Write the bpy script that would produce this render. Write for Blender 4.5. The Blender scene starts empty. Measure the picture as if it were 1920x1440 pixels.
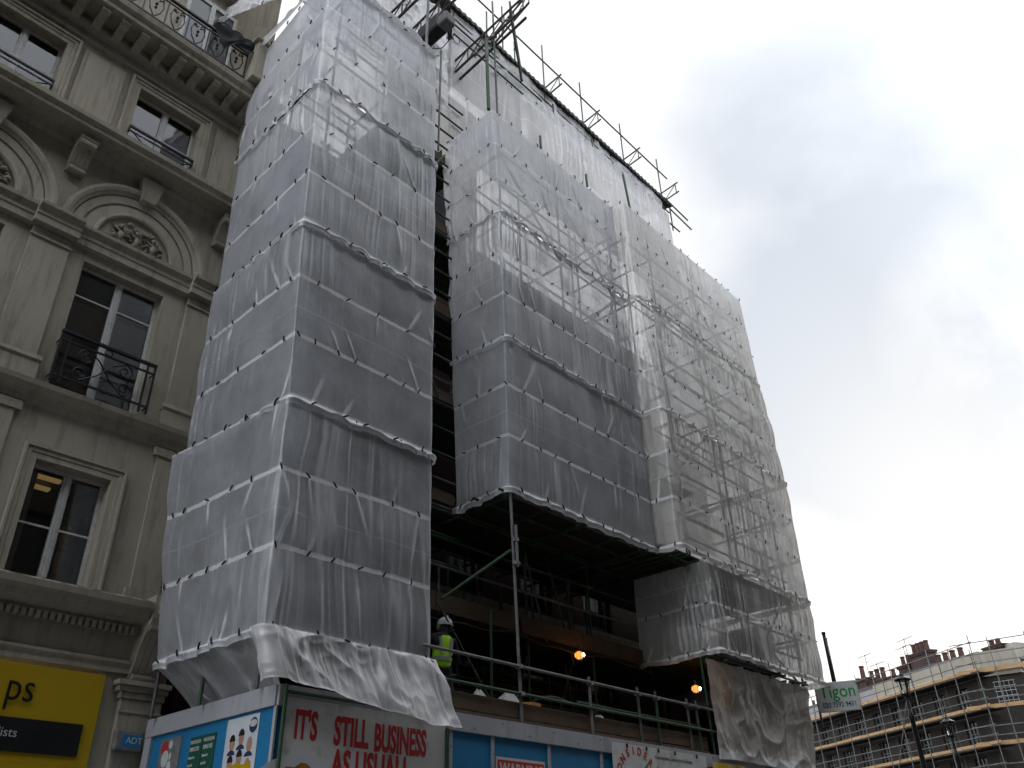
import bpy, bmesh, math, random
import numpy as np
from mathutils import Vector, Matrix
random.seed(7)
PI = math.pi
scene = bpy.context.scene
COL = scene.collection
CAMPOS = Vector((0, 0, 1.6))

# ------------------------------------------------------------------ materials
def newmat(name):
    m = bpy.data.materials.new(name); m.use_nodes = True
    nt = m.node_tree; nt.nodes.clear()
    out = nt.nodes.new('ShaderNodeOutputMaterial')
    return m, nt, out
def nd(nt, typ, **k):
    n = nt.nodes.new(typ)
    for a, b in k.items(): setattr(n, a, b)
    return n
def val(nt, sock, v):
    if isinstance(v, bpy.types.NodeSocket): nt.links.new(v, sock)
    else: sock.default_value = v
def math_(nt, op, a, b=0.0, c=0.0, clamp=False):
    n = nd(nt, 'ShaderNodeMath', operation=op, use_clamp=clamp)
    val(nt, n.inputs[0], a); val(nt, n.inputs[1], b); val(nt, n.inputs[2], c)
    return n.outputs[0]
def mixc(nt, f, a, b):
    n = nd(nt, 'ShaderNodeMix', data_type='RGBA')
    val(nt, n.inputs[0], f); val(nt, n.inputs[6], a); val(nt, n.inputs[7], b)
    return n.outputs[2]
def noise(nt, vec, scale, detail=4, rough=.55, dist=0.0):
    n = nd(nt, 'ShaderNodeTexNoise')
    n.inputs['Scale'].default_value = scale; n.inputs['Detail'].default_value = detail
    n.inputs['Roughness'].default_value = rough; n.inputs['Distortion'].default_value = dist
    if vec is not None: nt.links.new(vec, n.inputs['Vector'])
    return n.outputs['Fac']
def maprange(nt, v, a, b, c=0.0, d=1.0):
    n = nd(nt, 'ShaderNodeMapRange'); val(nt, n.inputs[0], v)
    for i, x in enumerate((a, b, c, d)): n.inputs[i+1].default_value = x
    return n.outputs[0]
def coords(nt, scale=(1, 1, 1), obj=False):
    if obj: v = nd(nt, 'ShaderNodeTexCoord').outputs['Object']
    else: v = nd(nt, 'ShaderNodeNewGeometry').outputs['Position']
    mp = nd(nt, 'ShaderNodeMapping'); mp.inputs['Scale'].default_value = scale
    nt.links.new(v, mp.inputs['Vector']); return mp.outputs[0]
def rgb(*c): return (c[0], c[1], c[2], 1)

def mat_var(name, c1, c2, scale=3, rough=.8, c3=None, streak=None, bump=.0, bscale=30, metallic=0.0, spec=.3):
    m, nt, out = newmat(name)
    p = nd(nt, 'ShaderNodeBsdfPrincipled')
    v = coords(nt)
    col = mixc(nt, maprange(nt, noise(nt, v, scale, 6), .3, .7), rgb(*c1), rgb(*c2))
    if c3:
        n2 = noise(nt, coords(nt, streak or (1, 1, 1)), scale*1.7, 5, .65)
        col = mixc(nt, maprange(nt, n2, .52, .75), col, rgb(*c3))
    nt.links.new(col, p.inputs['Base Color'])
    p.inputs['Roughness'].default_value = rough; p.inputs['Metallic'].default_value = metallic
    p.inputs['Specular IOR Level'].default_value = spec
    if bump:
        b = nd(nt, 'ShaderNodeBump'); b.inputs['Strength'].default_value = bump; b.inputs['Distance'].default_value = .02
        nt.links.new(noise(nt, v, bscale, 4), b.inputs['Height']); nt.links.new(b.outputs[0], p.inputs['Normal'])
    nt.links.new(p.outputs[0], out.inputs[0])
    return m
def mat_emit(name, c, s):
    m, nt, out = newmat(name); e = nd(nt, 'ShaderNodeEmission')
    e.inputs[0].default_value = rgb(*c); e.inputs[1].default_value = s
    nt.links.new(e.outputs[0], out.inputs[0]); return m
def mat_film(name, base=.5, fwd=.66, crink=1.0, tint=(.76, .785, .83), band=1.0, blotch=.15):
    """translucent reinforced scaffold film: woven white tapes, creases with painted highlights, dust"""
    m, nt, out = newmat(name)
    at = nd(nt, 'ShaderNodeAttribute', attribute_name='film')
    sep = nd(nt, 'ShaderNodeSeparateXYZ'); nt.links.new(at.outputs['Vector'], sep.inputs[0])
    u, b, cr = sep.outputs
    cmb = nd(nt, 'ShaderNodeCombineXYZ'); nt.links.new(u, cmb.inputs[0]); nt.links.new(b, cmb.inputs[1])
    uv = cmb.outputs[0]
    wob = math_(nt, 'MULTIPLY', math_(nt, 'SUBTRACT', noise(nt, uv, 7, 3), .5), .045)
    bb = math_(nt, 'ADD', b, wob)
    fr = math_(nt, 'ABSOLUTE', math_(nt, 'SUBTRACT', math_(nt, 'FRACT', math_(nt, 'ADD', bb, 10.5)), .5))
    tape = maprange(nt, fr, .026, .036, 1, 0)
    # beaded look of the gathered tape
    bead = maprange(nt, math_(nt, 'SINE', math_(nt, 'MULTIPLY', u, 62.0)), -1, 1, .72, 1)
    tape = math_(nt, 'MULTIPLY', tape, bead)
    fr2 = math_(nt, 'ABSOLUTE', math_(nt, 'SUBTRACT', math_(nt, 'FRACT', math_(nt, 'ADD', bb, 10.04)), .5))
    thin = math_(nt, 'MULTIPLY', maprange(nt, fr2, .006, .016, 1, 0), math_(nt, 'MULTIPLY', math_(nt, 'COMPARE', math_(nt, 'FLOOR', b), 1.0, .1), .25))
    mp = nd(nt, 'ShaderNodeMapping'); mp.inputs['Scale'].default_value = (1, .22, 1); nt.links.new(uv, mp.inputs[0])
    streak = maprange(nt, noise(nt, mp.outputs[0], 9, 5, .7), .55, .8, 0, .25*crink)
    dust = maprange(nt, noise(nt, uv, 1.3, 5, .6), .3, .75, -blotch, blotch)
    op = math_(nt, 'ADD', math_(nt, 'ADD', base, dust), math_(nt, 'ADD', streak, math_(nt, 'MULTIPLY', cr, .9)))
    op = math_(nt, 'ADD', op, math_(nt, 'ADD', math_(nt, 'MULTIPLY', tape, .5*band), thin))
    lw = nd(nt, 'ShaderNodeLayerWeight'); lw.inputs[0].default_value = .5
    graz = math_(nt, 'MULTIPLY', math_(nt, 'POWER', lw.outputs['Facing'], 3.0), .45)
    op = math_(nt, 'ADD', op, graz)
    op = math_(nt, 'MINIMUM', math_(nt, 'MAXIMUM', op, .1), .975)
    tr = nd(nt, 'ShaderNodeBsdfTransparent'); tr.inputs[0].default_value = (.93, .94, .96, 1)
    white = mixc(nt, tape, rgb(*tint), rgb(.86, .86, .87))
    di = nd(nt, 'ShaderNodeBsdfDiffuse'); nt.links.new(white, di.inputs[0])
    tl = nd(nt, 'ShaderNodeBsdfTranslucent'); nt.links.new(white, tl.inputs[0])
    gl = nd(nt, 'ShaderNodeBsdfGlossy'); gl.inputs['Roughness'].default_value = .32; gl.inputs[0].default_value = (.9, .9, .9, 1)
    bp = nd(nt, 'ShaderNodeBump'); bp.inputs['Strength'].default_value = .5; bp.inputs['Distance'].default_value = .01
    mp2 = nd(nt, 'ShaderNodeMapping'); mp2.inputs['Scale'].default_value = (1, .35, 1); nt.links.new(uv, mp2.inputs[0])
    nt.links.new(noise(nt, mp2.outputs[0], 22, 4, .6), bp.inputs['Height'])
    for x in (di, tl, gl): nt.links.new(bp.outputs[0], x.inputs['Normal'])
    m1 = nd(nt, 'ShaderNodeMixShader'); nt.links.new(maprange(nt, math_(nt, 'MAXIMUM', tape, math_(nt, 'MULTIPLY', cr, 1.1)), 0, 1, fwd, .12), m1.inputs[0])
    nt.links.new(di.outputs[0], m1.inputs[1]); nt.links.new(tl.outputs[0], m1.inputs[2])
    m2 = nd(nt, 'ShaderNodeMixShader'); m2.inputs[0].default_value = .10
    nt.links.new(m1.outputs[0], m2.inputs[1]); nt.links.new(gl.outputs[0], m2.inputs[2])
    m3 = nd(nt, 'ShaderNodeMixShader'); nt.links.new(op, m3.inputs[0])
    nt.links.new(tr.outputs[0], m3.inputs[1]); nt.links.new(m2.outputs[0], m3.inputs[2])
    nt.links.new(m3.outputs[0], out.inputs[0])
    return m
def mat_glass(name, tint=(.02, .023, .026), rough=.06):
    m, nt, out = newmat(name); p = nd(nt, 'ShaderNodeBsdfPrincipled')
    p.inputs['Base Color'].default_value = rgb(*tint); p.inputs['Roughness'].default_value = rough
    p.inputs['Specular IOR Level'].default_value = .55
    v = coords(nt); b = nd(nt, 'ShaderNodeBump'); b.inputs['Strength'].default_value = .08; b.inputs['Distance'].default_value = .05
    nt.links.new(noise(nt, v, 2.5, 1), b.inputs['Height']); nt.links.new(b.outputs[0], p.inputs['Normal'])
    nt.links.new(p.outputs[0], out.inputs[0]); return m
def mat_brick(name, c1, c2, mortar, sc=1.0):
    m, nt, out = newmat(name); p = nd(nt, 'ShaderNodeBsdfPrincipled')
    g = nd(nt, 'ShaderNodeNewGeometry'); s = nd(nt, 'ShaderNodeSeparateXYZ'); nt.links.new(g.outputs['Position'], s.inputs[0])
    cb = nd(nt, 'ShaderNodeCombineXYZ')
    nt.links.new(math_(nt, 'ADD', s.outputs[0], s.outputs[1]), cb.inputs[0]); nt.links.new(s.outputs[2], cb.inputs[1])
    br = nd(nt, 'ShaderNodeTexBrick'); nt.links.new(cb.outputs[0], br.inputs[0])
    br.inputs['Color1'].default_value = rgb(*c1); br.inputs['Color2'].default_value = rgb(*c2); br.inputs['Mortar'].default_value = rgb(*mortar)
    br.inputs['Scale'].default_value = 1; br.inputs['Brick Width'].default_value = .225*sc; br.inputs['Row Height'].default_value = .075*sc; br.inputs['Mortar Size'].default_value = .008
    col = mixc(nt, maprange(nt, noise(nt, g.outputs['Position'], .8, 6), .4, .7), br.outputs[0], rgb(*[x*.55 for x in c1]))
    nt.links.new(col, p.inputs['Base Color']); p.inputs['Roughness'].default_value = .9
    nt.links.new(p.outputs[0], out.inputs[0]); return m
def mat_stone(name):
    m, nt, out = newmat(name); p = nd(nt, 'ShaderNodeBsdfPrincipled')
    v = coords(nt)
    col = mixc(nt, maprange(nt, noise(nt, v, 1.1, 6, .6), .3, .7), rgb(.37, .335, .265), rgb(.44, .405, .325))
    st = noise(nt, coords(nt, (4.5, 4.5, .5)), 1.6, 6, .7)
    col = mixc(nt, maprange(nt, st, .5, .78, 0, .75), col, rgb(.15, .132, .108))
    # soot that collects on upward facing ledges and mouldings
    g = nd(nt, 'ShaderNodeNewGeometry'); s = nd(nt, 'ShaderNodeSeparateXYZ'); nt.links.new(g.outputs['Normal'], s.inputs[0])
    up = math_(nt, 'MULTIPLY', maprange(nt, s.outputs[2], .1, .6), maprange(nt, noise(nt, v, 5, 5), .3, .6))
    col = mixc(nt, up, col, rgb(.085, .07, .055))
    sp = maprange(nt, noise(nt, v, 45, 2), .62, .7, 0, .35)
    col = mixc(nt, sp, col, rgb(.12, .105, .085))
    nt.links.new(col, p.inputs['Base Color']); p.inputs['Roughness'].default_value = .9; p.inputs['Specular IOR Level'].default_value = .15
    b = nd(nt, 'ShaderNodeBump'); b.inputs['Strength'].default_value = .35; b.inputs['Distance'].default_value = .01
    nt.links.new(noise(nt, v, 38, 5, .7), b.inputs['Height']); nt.links.new(b.outputs[0], p.inputs['Normal'])
    nt.links.new(p.outputs[0], out.inputs[0]); return m
def mat_tube(name, green, lum=(1, 1.04, 1)):
    m, nt, out = newmat(name); p = nd(nt, 'ShaderNodeBsdfPrincipled')
    v = coords(nt)
    steel = mixc(nt, maprange(nt, noise(nt, v, 6, 5), .3, .7), rgb(*[.13*k for k in lum]), rgb(*[.07*k for k in lum]))
    col = mixc(nt, maprange(nt, noise(nt, v, 1.1, 3, .5), .52-green, .58-green), steel, rgb(.03, .074, .037))
    col = mixc(nt, maprange(nt, noise(nt, v, 17, 4), .6, .72, 0, .6), col, rgb(.07, .04, .022))
    nt.links.new(col, p.inputs['Base Color']); p.inputs['Roughness'].default_value = .55; p.inputs['Metallic'].default_value = .25
    nt.links.new(p.outputs[0], out.inputs[0]); return m

M = {}
M['stone'] = mat_stone('weathered_stone')
M['sash'] = mat_var('white_paint', (.62, .62, .60), (.5, .5, .48), 6, .5, (.3, .28, .25))
M['iron'] = mat_var('black_iron', (.012, .012, .015), (.022, .022, .026), 8, .45)
M['glass'] = mat_glass('window_glass')
M['blind'] = mat_var('room_blind', (.50, .48, .45), (.58, .55, .5), 2, .9)
M['film_tower'] = mat_film('film_tower', .80, .62, blotch=.2, crink=.8)
M['film_mid'] = mat_film('film_middle', .80, .66, crink=1.0)
M['film_right'] = mat_film('film_right', .73, .84, crink=.9, tint=(.84, .84, .83))
M['film_old'] = mat_film('film_dusty', .93, .3, crink=.6, tint=(.50, .47, .44), band=.1, blotch=.08)
M['film_white'] = mat_film('film_white', .74, .45, crink=.5, tint=(.86, .86, .88), band=.15, blotch=.12)
M['film_top'] = mat_film('film_top', .76, .72, crink=1.0, tint=(.8, .8, .82))
M['tie'] = mat_var('black_rubber', (.008, .008, .009), (.015, .015, .016), 9, .5)
M['tube'] = mat_tube('scaffold_tube', .0)
M['tube_green'] = mat_tube('green_scaffold_tube', .16)
M['tube_steel'] = mat_tube('steel_scaffold_tube', -.2, (1.7, 1.75, 1.7))
M['tube_rust'] = mat_var('rusty_beam_steel', (.075, .05, .045), (.05, .04, .038), 5, .6, (.035, .07, .035))
M['timber'] = mat_var('scaffold_timber', (.15, .11, .075), (.11, .078, .052), 2.2, .85, (.06, .04, .028), (1.2, 1.2, 9), .3)
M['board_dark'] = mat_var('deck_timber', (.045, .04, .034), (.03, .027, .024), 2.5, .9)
M['blue'] = mat_var('blue_hoarding_paint', (.014, .17, .37), (.018, .20, .42), 1.2, .5, (.012, .12, .27), (1, 1, .3))
M['white'] = mat_var('white_hoarding_paint', (.42, .43, .46), (.34, .35, .38), 1.5, .55, (.25, .25, .25), (2, 2, .6))
M['banner'] = mat_var('white_banner_vinyl', (.66, .66, .65), (.58, .58, .57), 1.5, .45, (.30, .29, .28))
M['rust'] = mat_var('stain', (.12, .07, .04), (.08, .05, .03), 9, .8)
M['red'] = mat_var('red_print', (.50, .03, .035), (.42, .025, .03), 3, .5, (.3, .06, .06))
M['crimson'] = mat_var('crimson_print', (.42, .01, .06), (.36, .01, .05), 3, .5)
M['yellow'] = mat_var('yellow_sign', (.50, .34, .008), (.45, .29, .008), .8, .4)
M['black'] = mat_var('black_sign', (.008, .008, .008), (.014, .014, .014), 3, .4)
M['dgreen'] = mat_var('dark_green_print', (.012, .07, .05), (.015, .09, .06), 3, .5)
M['tgreen'] = mat_var('sign_green', (.015, .24, .05), (.02, .3, .06), 3, .5)
M['navy'] = mat_var('navy_print', (.02, .03, .09), (.03, .04, .1), 3, .5)
M['paper'] = mat_var('poster_paper', (.62, .66, .70), (.52, .57, .62), 3, .5)
M['pale'] = mat_var('pale_print', (.55, .58, .56), (.48, .5, .48), 8, .6)
M['skin'] = mat_var('printed_skin', (.42, .24, .17), (.36, .2, .14), 8, .6)
M['person_skin'] = mat_var('skin', (.38, .22, .16), (.33, .18, .13), 8, .6)
M['hair'] = mat_var('dark_hair', (.012, .01, .01), (.02, .017, .015), 8, .6)
M['orange'] = mat_var('food_orange', (.45, .16, .03), (.2, .09, .02), 14, .6, (.12, .2, .03))
M['grey'] = mat_var('print_grey', (.22, .22, .21), (.12, .12, .12), 8, .6)
M['vest'] = mat_var('hi_vis_fabric', (.42, .80, .03), (.36, .7, .02), 6, .7)
M['refl'] = mat_var('reflective_tape', (.36, .38, .36), (.28, .3, .28), 9, .35)
M['jacket'] = mat_var('dark_jacket', (.018, .018, .02), (.03, .03, .033), 6, .9)
M['jeans'] = mat_var('grey_work_trousers', (.10, .11, .13), (.07, .075, .09), 8, .9)
M['helmet'] = mat_var('white_plastic', (.72, .72, .74), (.66, .66, .68), 5, .35)
M['sack'] = mat_var('rubble_sack', (.45, .45, .43), (.34, .34, .32), 6, .6)
M['asphalt'] = mat_var('asphalt', (.05, .05, .052), (.04, .04, .042), 6, .9)
M['paving'] = mat_var('paving', (.24, .23, .21), (.19, .18, .17), 2, .9)
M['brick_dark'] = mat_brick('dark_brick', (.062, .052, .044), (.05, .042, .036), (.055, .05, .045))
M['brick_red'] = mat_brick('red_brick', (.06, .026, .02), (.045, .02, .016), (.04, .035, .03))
M['chimney'] = mat_brick('chimney_brick', (.085, .045, .038), (.07, .038, .032), (.09, .07, .06))
M['pot'] = mat_var('terracotta', (.10, .05, .042), (.07, .038, .033), 4, .8)
M['slate'] = mat_var('slate', (.055, .055, .065), (.04, .04, .048), 3, .7)
M['lead'] = mat_var('lead_roof', (.36, .37, .38), (.27, .28, .29), 1.5, .6)
M['stucco'] = mat_var('pale_stucco', (.46, .43, .36), (.40, .37, .31), .6, .85, (.3, .27, .23), (3, 3, .6))
M['band'] = mat_var('wrapped_band', (.42, .41, .40), (.36, .35, .35), .7, .85)
M['plank'] = mat_var('new_plank', (.58, .38, .20), (.48, .30, .15), 1.5, .85, (.26, .14, .06), (1, 1, 4))
M['lampblack'] = mat_var('lamp_post_black', (.012, .014, .014), (.02, .022, .022), 7, .4)
M['lampglass'] = mat_var('lamp_glass', (.42, .44, .44), (.35, .37, .37), 3, .15)
M['corrug'] = mat_var('roof_sheet', (.045, .045, .048), (.03, .03, .032), 2, .7)
M['bulb'] = mat_emit('lit_bulb', (1, .36, .07), 1.3)
M['bulbcore'] = mat_emit('lit_bulb_core', (1, .75, .4), 25)
M['striplight'] = mat_emit('ceiling_light', (1, .93, .75), 1.6)
M['warmroom'] = mat_emit('warm_room_glow', (.80, .50, .19), .22)  # lamplight inside the rooms, put into wall and ceiling surfaces as emission

# ------------------------------------------------------------------ object helpers
def prop(o, label=None, cat=None, group=None, kind=None):
    if label: o['label'] = label
    if cat: o['category'] = cat
    if group: o['group'] = group
    if kind: o['kind'] = kind
    return o
def thing(name, label, cat, loc=(0, 0, 0), rz=0, group=None):
    o = bpy.data.objects.new(name, None); COL.objects.link(o); o.location = loc; o.rotation_euler = (0, 0, rz)
    o.empty_display_size = .1
    return prop(o, label, cat, group)
def link(name, me, mat, parent=None, matrix=None):
    o = bpy.data.objects.new(name, me); COL.objects.link(o)
    if mat is not None and not me.materials: me.materials.append(mat)
    if parent: o.parent = parent
    if matrix is not None: o.matrix_local = matrix
    return o
class MB:
    """collects geometry for one mesh"""
    def __init__(s): s.v = []; s.f = []
    def add(s, vs, fs):
        n = len(s.v); s.v += [tuple(v) for v in vs]; s.f += [tuple(i+n for i in f) for f in fs]; return s
    def box(s, x0, x1, y0, y1, z0, z1):
        return s.add([(x, y, z) for z in (z0, z1) for y in (y0, y1) for x in (x0, x1)],
                     [(0, 2, 3, 1), (4, 5, 7, 6), (0, 1, 5, 4), (1, 3, 7, 5), (3, 2, 6, 7), (2, 0, 4, 6)])
    def obox(s, c, ax, ay, az):
        c, ax, ay, az = map(Vector, (c, ax, ay, az))
        return s.add([c+ax*i+ay*j+az*k for k in (-1, 1) for j in (-1, 1) for i in (-1, 1)],
                     [(0, 2, 3, 1), (4, 5, 7, 6), (0, 1, 5, 4), (1, 3, 7, 5), (3, 2, 6, 7), (2, 0, 4, 6)])
    def tube(s, pts, r, n=8, caps=True):
        pts = [Vector(p) for p in pts]; rings = []
        rr = r if hasattr(r, '__len__') else [r]*len(pts)
        for i, p in enumerate(pts):
            d = (pts[min(i+1, len(pts)-1)] - pts[max(i-1, 0)]).normalized()
            a = d.cross(Vector((0, 0, 1)))
            if a.length < .1: a = d.cross(Vector((0, 1, 0)))
            a.normalize(); b = d.cross(a)
            rings.append([p + (a*math.cos(2*PI*k/n) + b*math.sin(2*PI*k/n))*rr[i] for k in range(n)])
        vs = [v for r_ in rings for v in r_]; fs = []
        for i in range(len(pts)-1):
            for k in range(n): fs.append((i*n+k, i*n+(k+1) % n, (i+1)*n+(k+1) % n, (i+1)*n+k))
        if caps: fs += [tuple(range(n))[::-1], tuple((len(pts)-1)*n+k for k in range(n))]
        return s.add(vs, fs)
    def prism(s, prof, x0, x1):
        """profile of (y,z) extruded along x"""
        n = len(prof); vs = [(x0, y, z) for y, z in prof] + [(x1, y, z) for y, z in prof]
        fs = [(i, (i+1) % n, n+(i+1) % n, n+i) for i in range(n)] + [tuple(range(n))[::-1], tuple(range(n, 2*n))]
        return s.add(vs, fs)
    def poly(s, pts, off):
        """flat polygon with thickness vector"""
        n = len(pts); off = Vector(off); a = [Vector(p) for p in pts]
        return s.add(a+[p+off for p in a], [tuple(range(n)), tuple(range(2*n-1, n-1, -1))] + [(i, n+i, n+(i+1) % n, (i+1) % n) for i in range(n)])
    def lathe(s, c, prof, n=16):
        c = Vector(c); vs = []; fs = []; m = len(prof)
        for r, z in prof:
            for k in range(n): vs.append(c+Vector((r*math.cos(2*PI*k/n), r*math.sin(2*PI*k/n), z)))
        for i in range(m-1):
            for k in range(n): fs.append((i*n+k, i*n+(k+1) % n, (i+1)*n+(k+1) % n, (i+1)*n+k))
        fs += [tuple(range(n))[::-1], tuple((m-1)*n+k for k in range(n))]
        return s.add(vs, fs)
    def sweep(s, path, prof, close=False):
        """profile points (outward, y) swept along xz path with frames"""
        m = len(prof); vs = []; fs = []
        for (px, pz, nx, nz) in path:
            for (o, y) in prof: vs.append((px+nx*o, y, pz+nz*o))
        for i in range(len(path)-1):
            for k in range(m): fs.append((i*m+k, i*m+(k+1) % m, (i+1)*m+(k+1) % m, (i+1)*m+k))
        fs += [tuple(range(m)), tuple((len(path)-1)*m+k for k in range(m))[::-1]]
        return s.add(vs, fs)
    def build(s, name, mat, parent=None, smooth=False, matrix=None, bevel=0):
        me = bpy.data.meshes.new(name); me.from_pydata(s.v, [], s.f)
        bm = bmesh.new(); bm.from_mesh(me); bmesh.ops.recalc_face_normals(bm, faces=bm.faces)
        bm.to_mesh(me); bm.free()
        if smooth: me.shade_smooth()
        o = link(name, me, M[mat] if isinstance(mat, str) else mat, parent, matrix)
        if bevel:
            b = o.modifiers.new('bevel', 'BEVEL'); b.width = bevel; b.segments = 2; b.limit_method = 'ANGLE'
        return o
# shared unit tube
_unit = {}
def unit_tube(mat):
    if mat not in _unit:
        me = bpy.data.meshes.new('tube'); n = 10
        vs = [(math.cos(2*PI*k/n), math.sin(2*PI*k/n), z) for z in (0, 1) for k in range(n)]
        fs = [(k, (k+1) % n, n+(k+1) % n, n+k) for k in range(n)] + [tuple(range(n))[::-1], tuple(range(n, 2*n))]
        me.from_pydata(vs, [], fs); me.materials.append(M[mat]); me.update(); _unit[mat] = me
    return _unit[mat]
def tube(name, a, b, parent, mat='tube', r=.0242):
    a, b = Vector(a), Vector(b); d = b-a
    q = d.to_track_quat('Z', 'Y').to_matrix().to_4x4()
    mx = Matrix.Translation(a) @ q @ Matrix.Diagonal((r, r, d.length, 1))
    o = bpy.data.objects.new(name, unit_tube(mat)); COL.objects.link(o); o.parent = parent; o.matrix_local = mx
    return o
_coup = None
def coupler(p, parent, axis=(0, 0, 1)):
    global _coup
    if _coup is None:
        mb = MB(); mb.lathe((0, 0, 0), [(.034, -.035), (.042, -.03), (.042, .03), (.034, .035)], 10)
        mb.box(-.03, .03, -.075, -.03, -.028, .028); mb.tube([(.04, -.05, 0), (.085, -.05, 0)], .011, 6); mb.tube([(.04, .02, -.0), (.075, .04, 0)], .011, 6)
        me = bpy.data.meshes.new('coupler'); me.from_pydata(mb.v, [], mb.f); me.materials.append(M['tube_steel']); _coup = me
    o = bpy.data.objects.new('coupler', _coup); COL.objects.link(o); o.parent = parent
    o.matrix_local = Matrix.Translation(p) @ Matrix.Rotation(random.uniform(-1, 1), 4, 'Z')
    return o

def text(name, s, size, mat, parent, mx, sx=1.0, depth=.002, bold=0.0, align='LEFT', spacing=1.0, shear=0.0):
    cu = bpy.data.curves.new('txt', 'FONT'); cu.body = s; cu.size = size; cu.extrude = depth; cu.offset = bold
    cu.align_x = align; cu.space_character = spacing; cu.shear = shear; cu.resolution_u = 3
    o = bpy.data.objects.new('txt', cu); COL.objects.link(o)
    dg = bpy.context.evaluated_depsgraph_get()
    me = bpy.data.meshes.new_from_object(o.evaluated_get(dg))
    bpy.data.objects.remove(o); me.materials.clear()
    return link(name, me, M[mat], parent, mx @ Matrix.Diagonal((sx, 1, 1, 1)))
def face_front(x, y, z):      # text plane facing -Y
    return Matrix.Translation((x, y, z)) @ Matrix.Rotation(PI/2, 4, 'X')
def face_left(x, y, z):       # text plane facing -X, reading from far (large y) to near
    return Matrix.Translation((x, y, z)) @ Matrix(((0, 0, -1, 0), (-1, 0, 0, 0), (0, 1, 0, 0), (0, 0, 0, 1)))

# ------------------------------------------------------------------ numpy noise for cloth
def _h(ix, iy, s):
    n = (ix.astype(np.int64)*374761393 + iy.astype(np.int64)*668265263 + s*1442695041) & 0xffffffff
    n = ((n ^ (n >> 13))*1274126177) & 0xffffffff
    n = n ^ (n >> 16)
    return (n & 0xffff)/65535.0
def vn(x, y, s=0):
    xi = np.floor(x); yi = np.floor(y); fx = x-xi; fy = y-yi
    fx = fx*fx*(3-2*fx); fy = fy*fy*(3-2*fy); xi = xi.astype(np.int64); yi = yi.astype(np.int64)
    a = _h(xi, yi, s); b = _h(xi+1, yi, s); c = _h(xi, yi+1, s); d = _h(xi+1, yi+1, s)
    return (a*(1-fx)+b*fx)*(1-fy) + (c*(1-fx)+d*fx)*fy
def fb(x, y, s=0, o=3):
    t = 0; a = .5; w = 0
    for i in range(o): t = t+a*vn(x*2**i, y*2**i, s+i*17); w += a; a *= .5
    return t/w
def ridge(x, y, s=0): return 1-np.abs(2*vn(x, y, s)-1)
def sst(a, b, x):
    t = np.clip((x-a)/(b-a), 0, 1); return t*t*(3-2*t)

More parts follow.
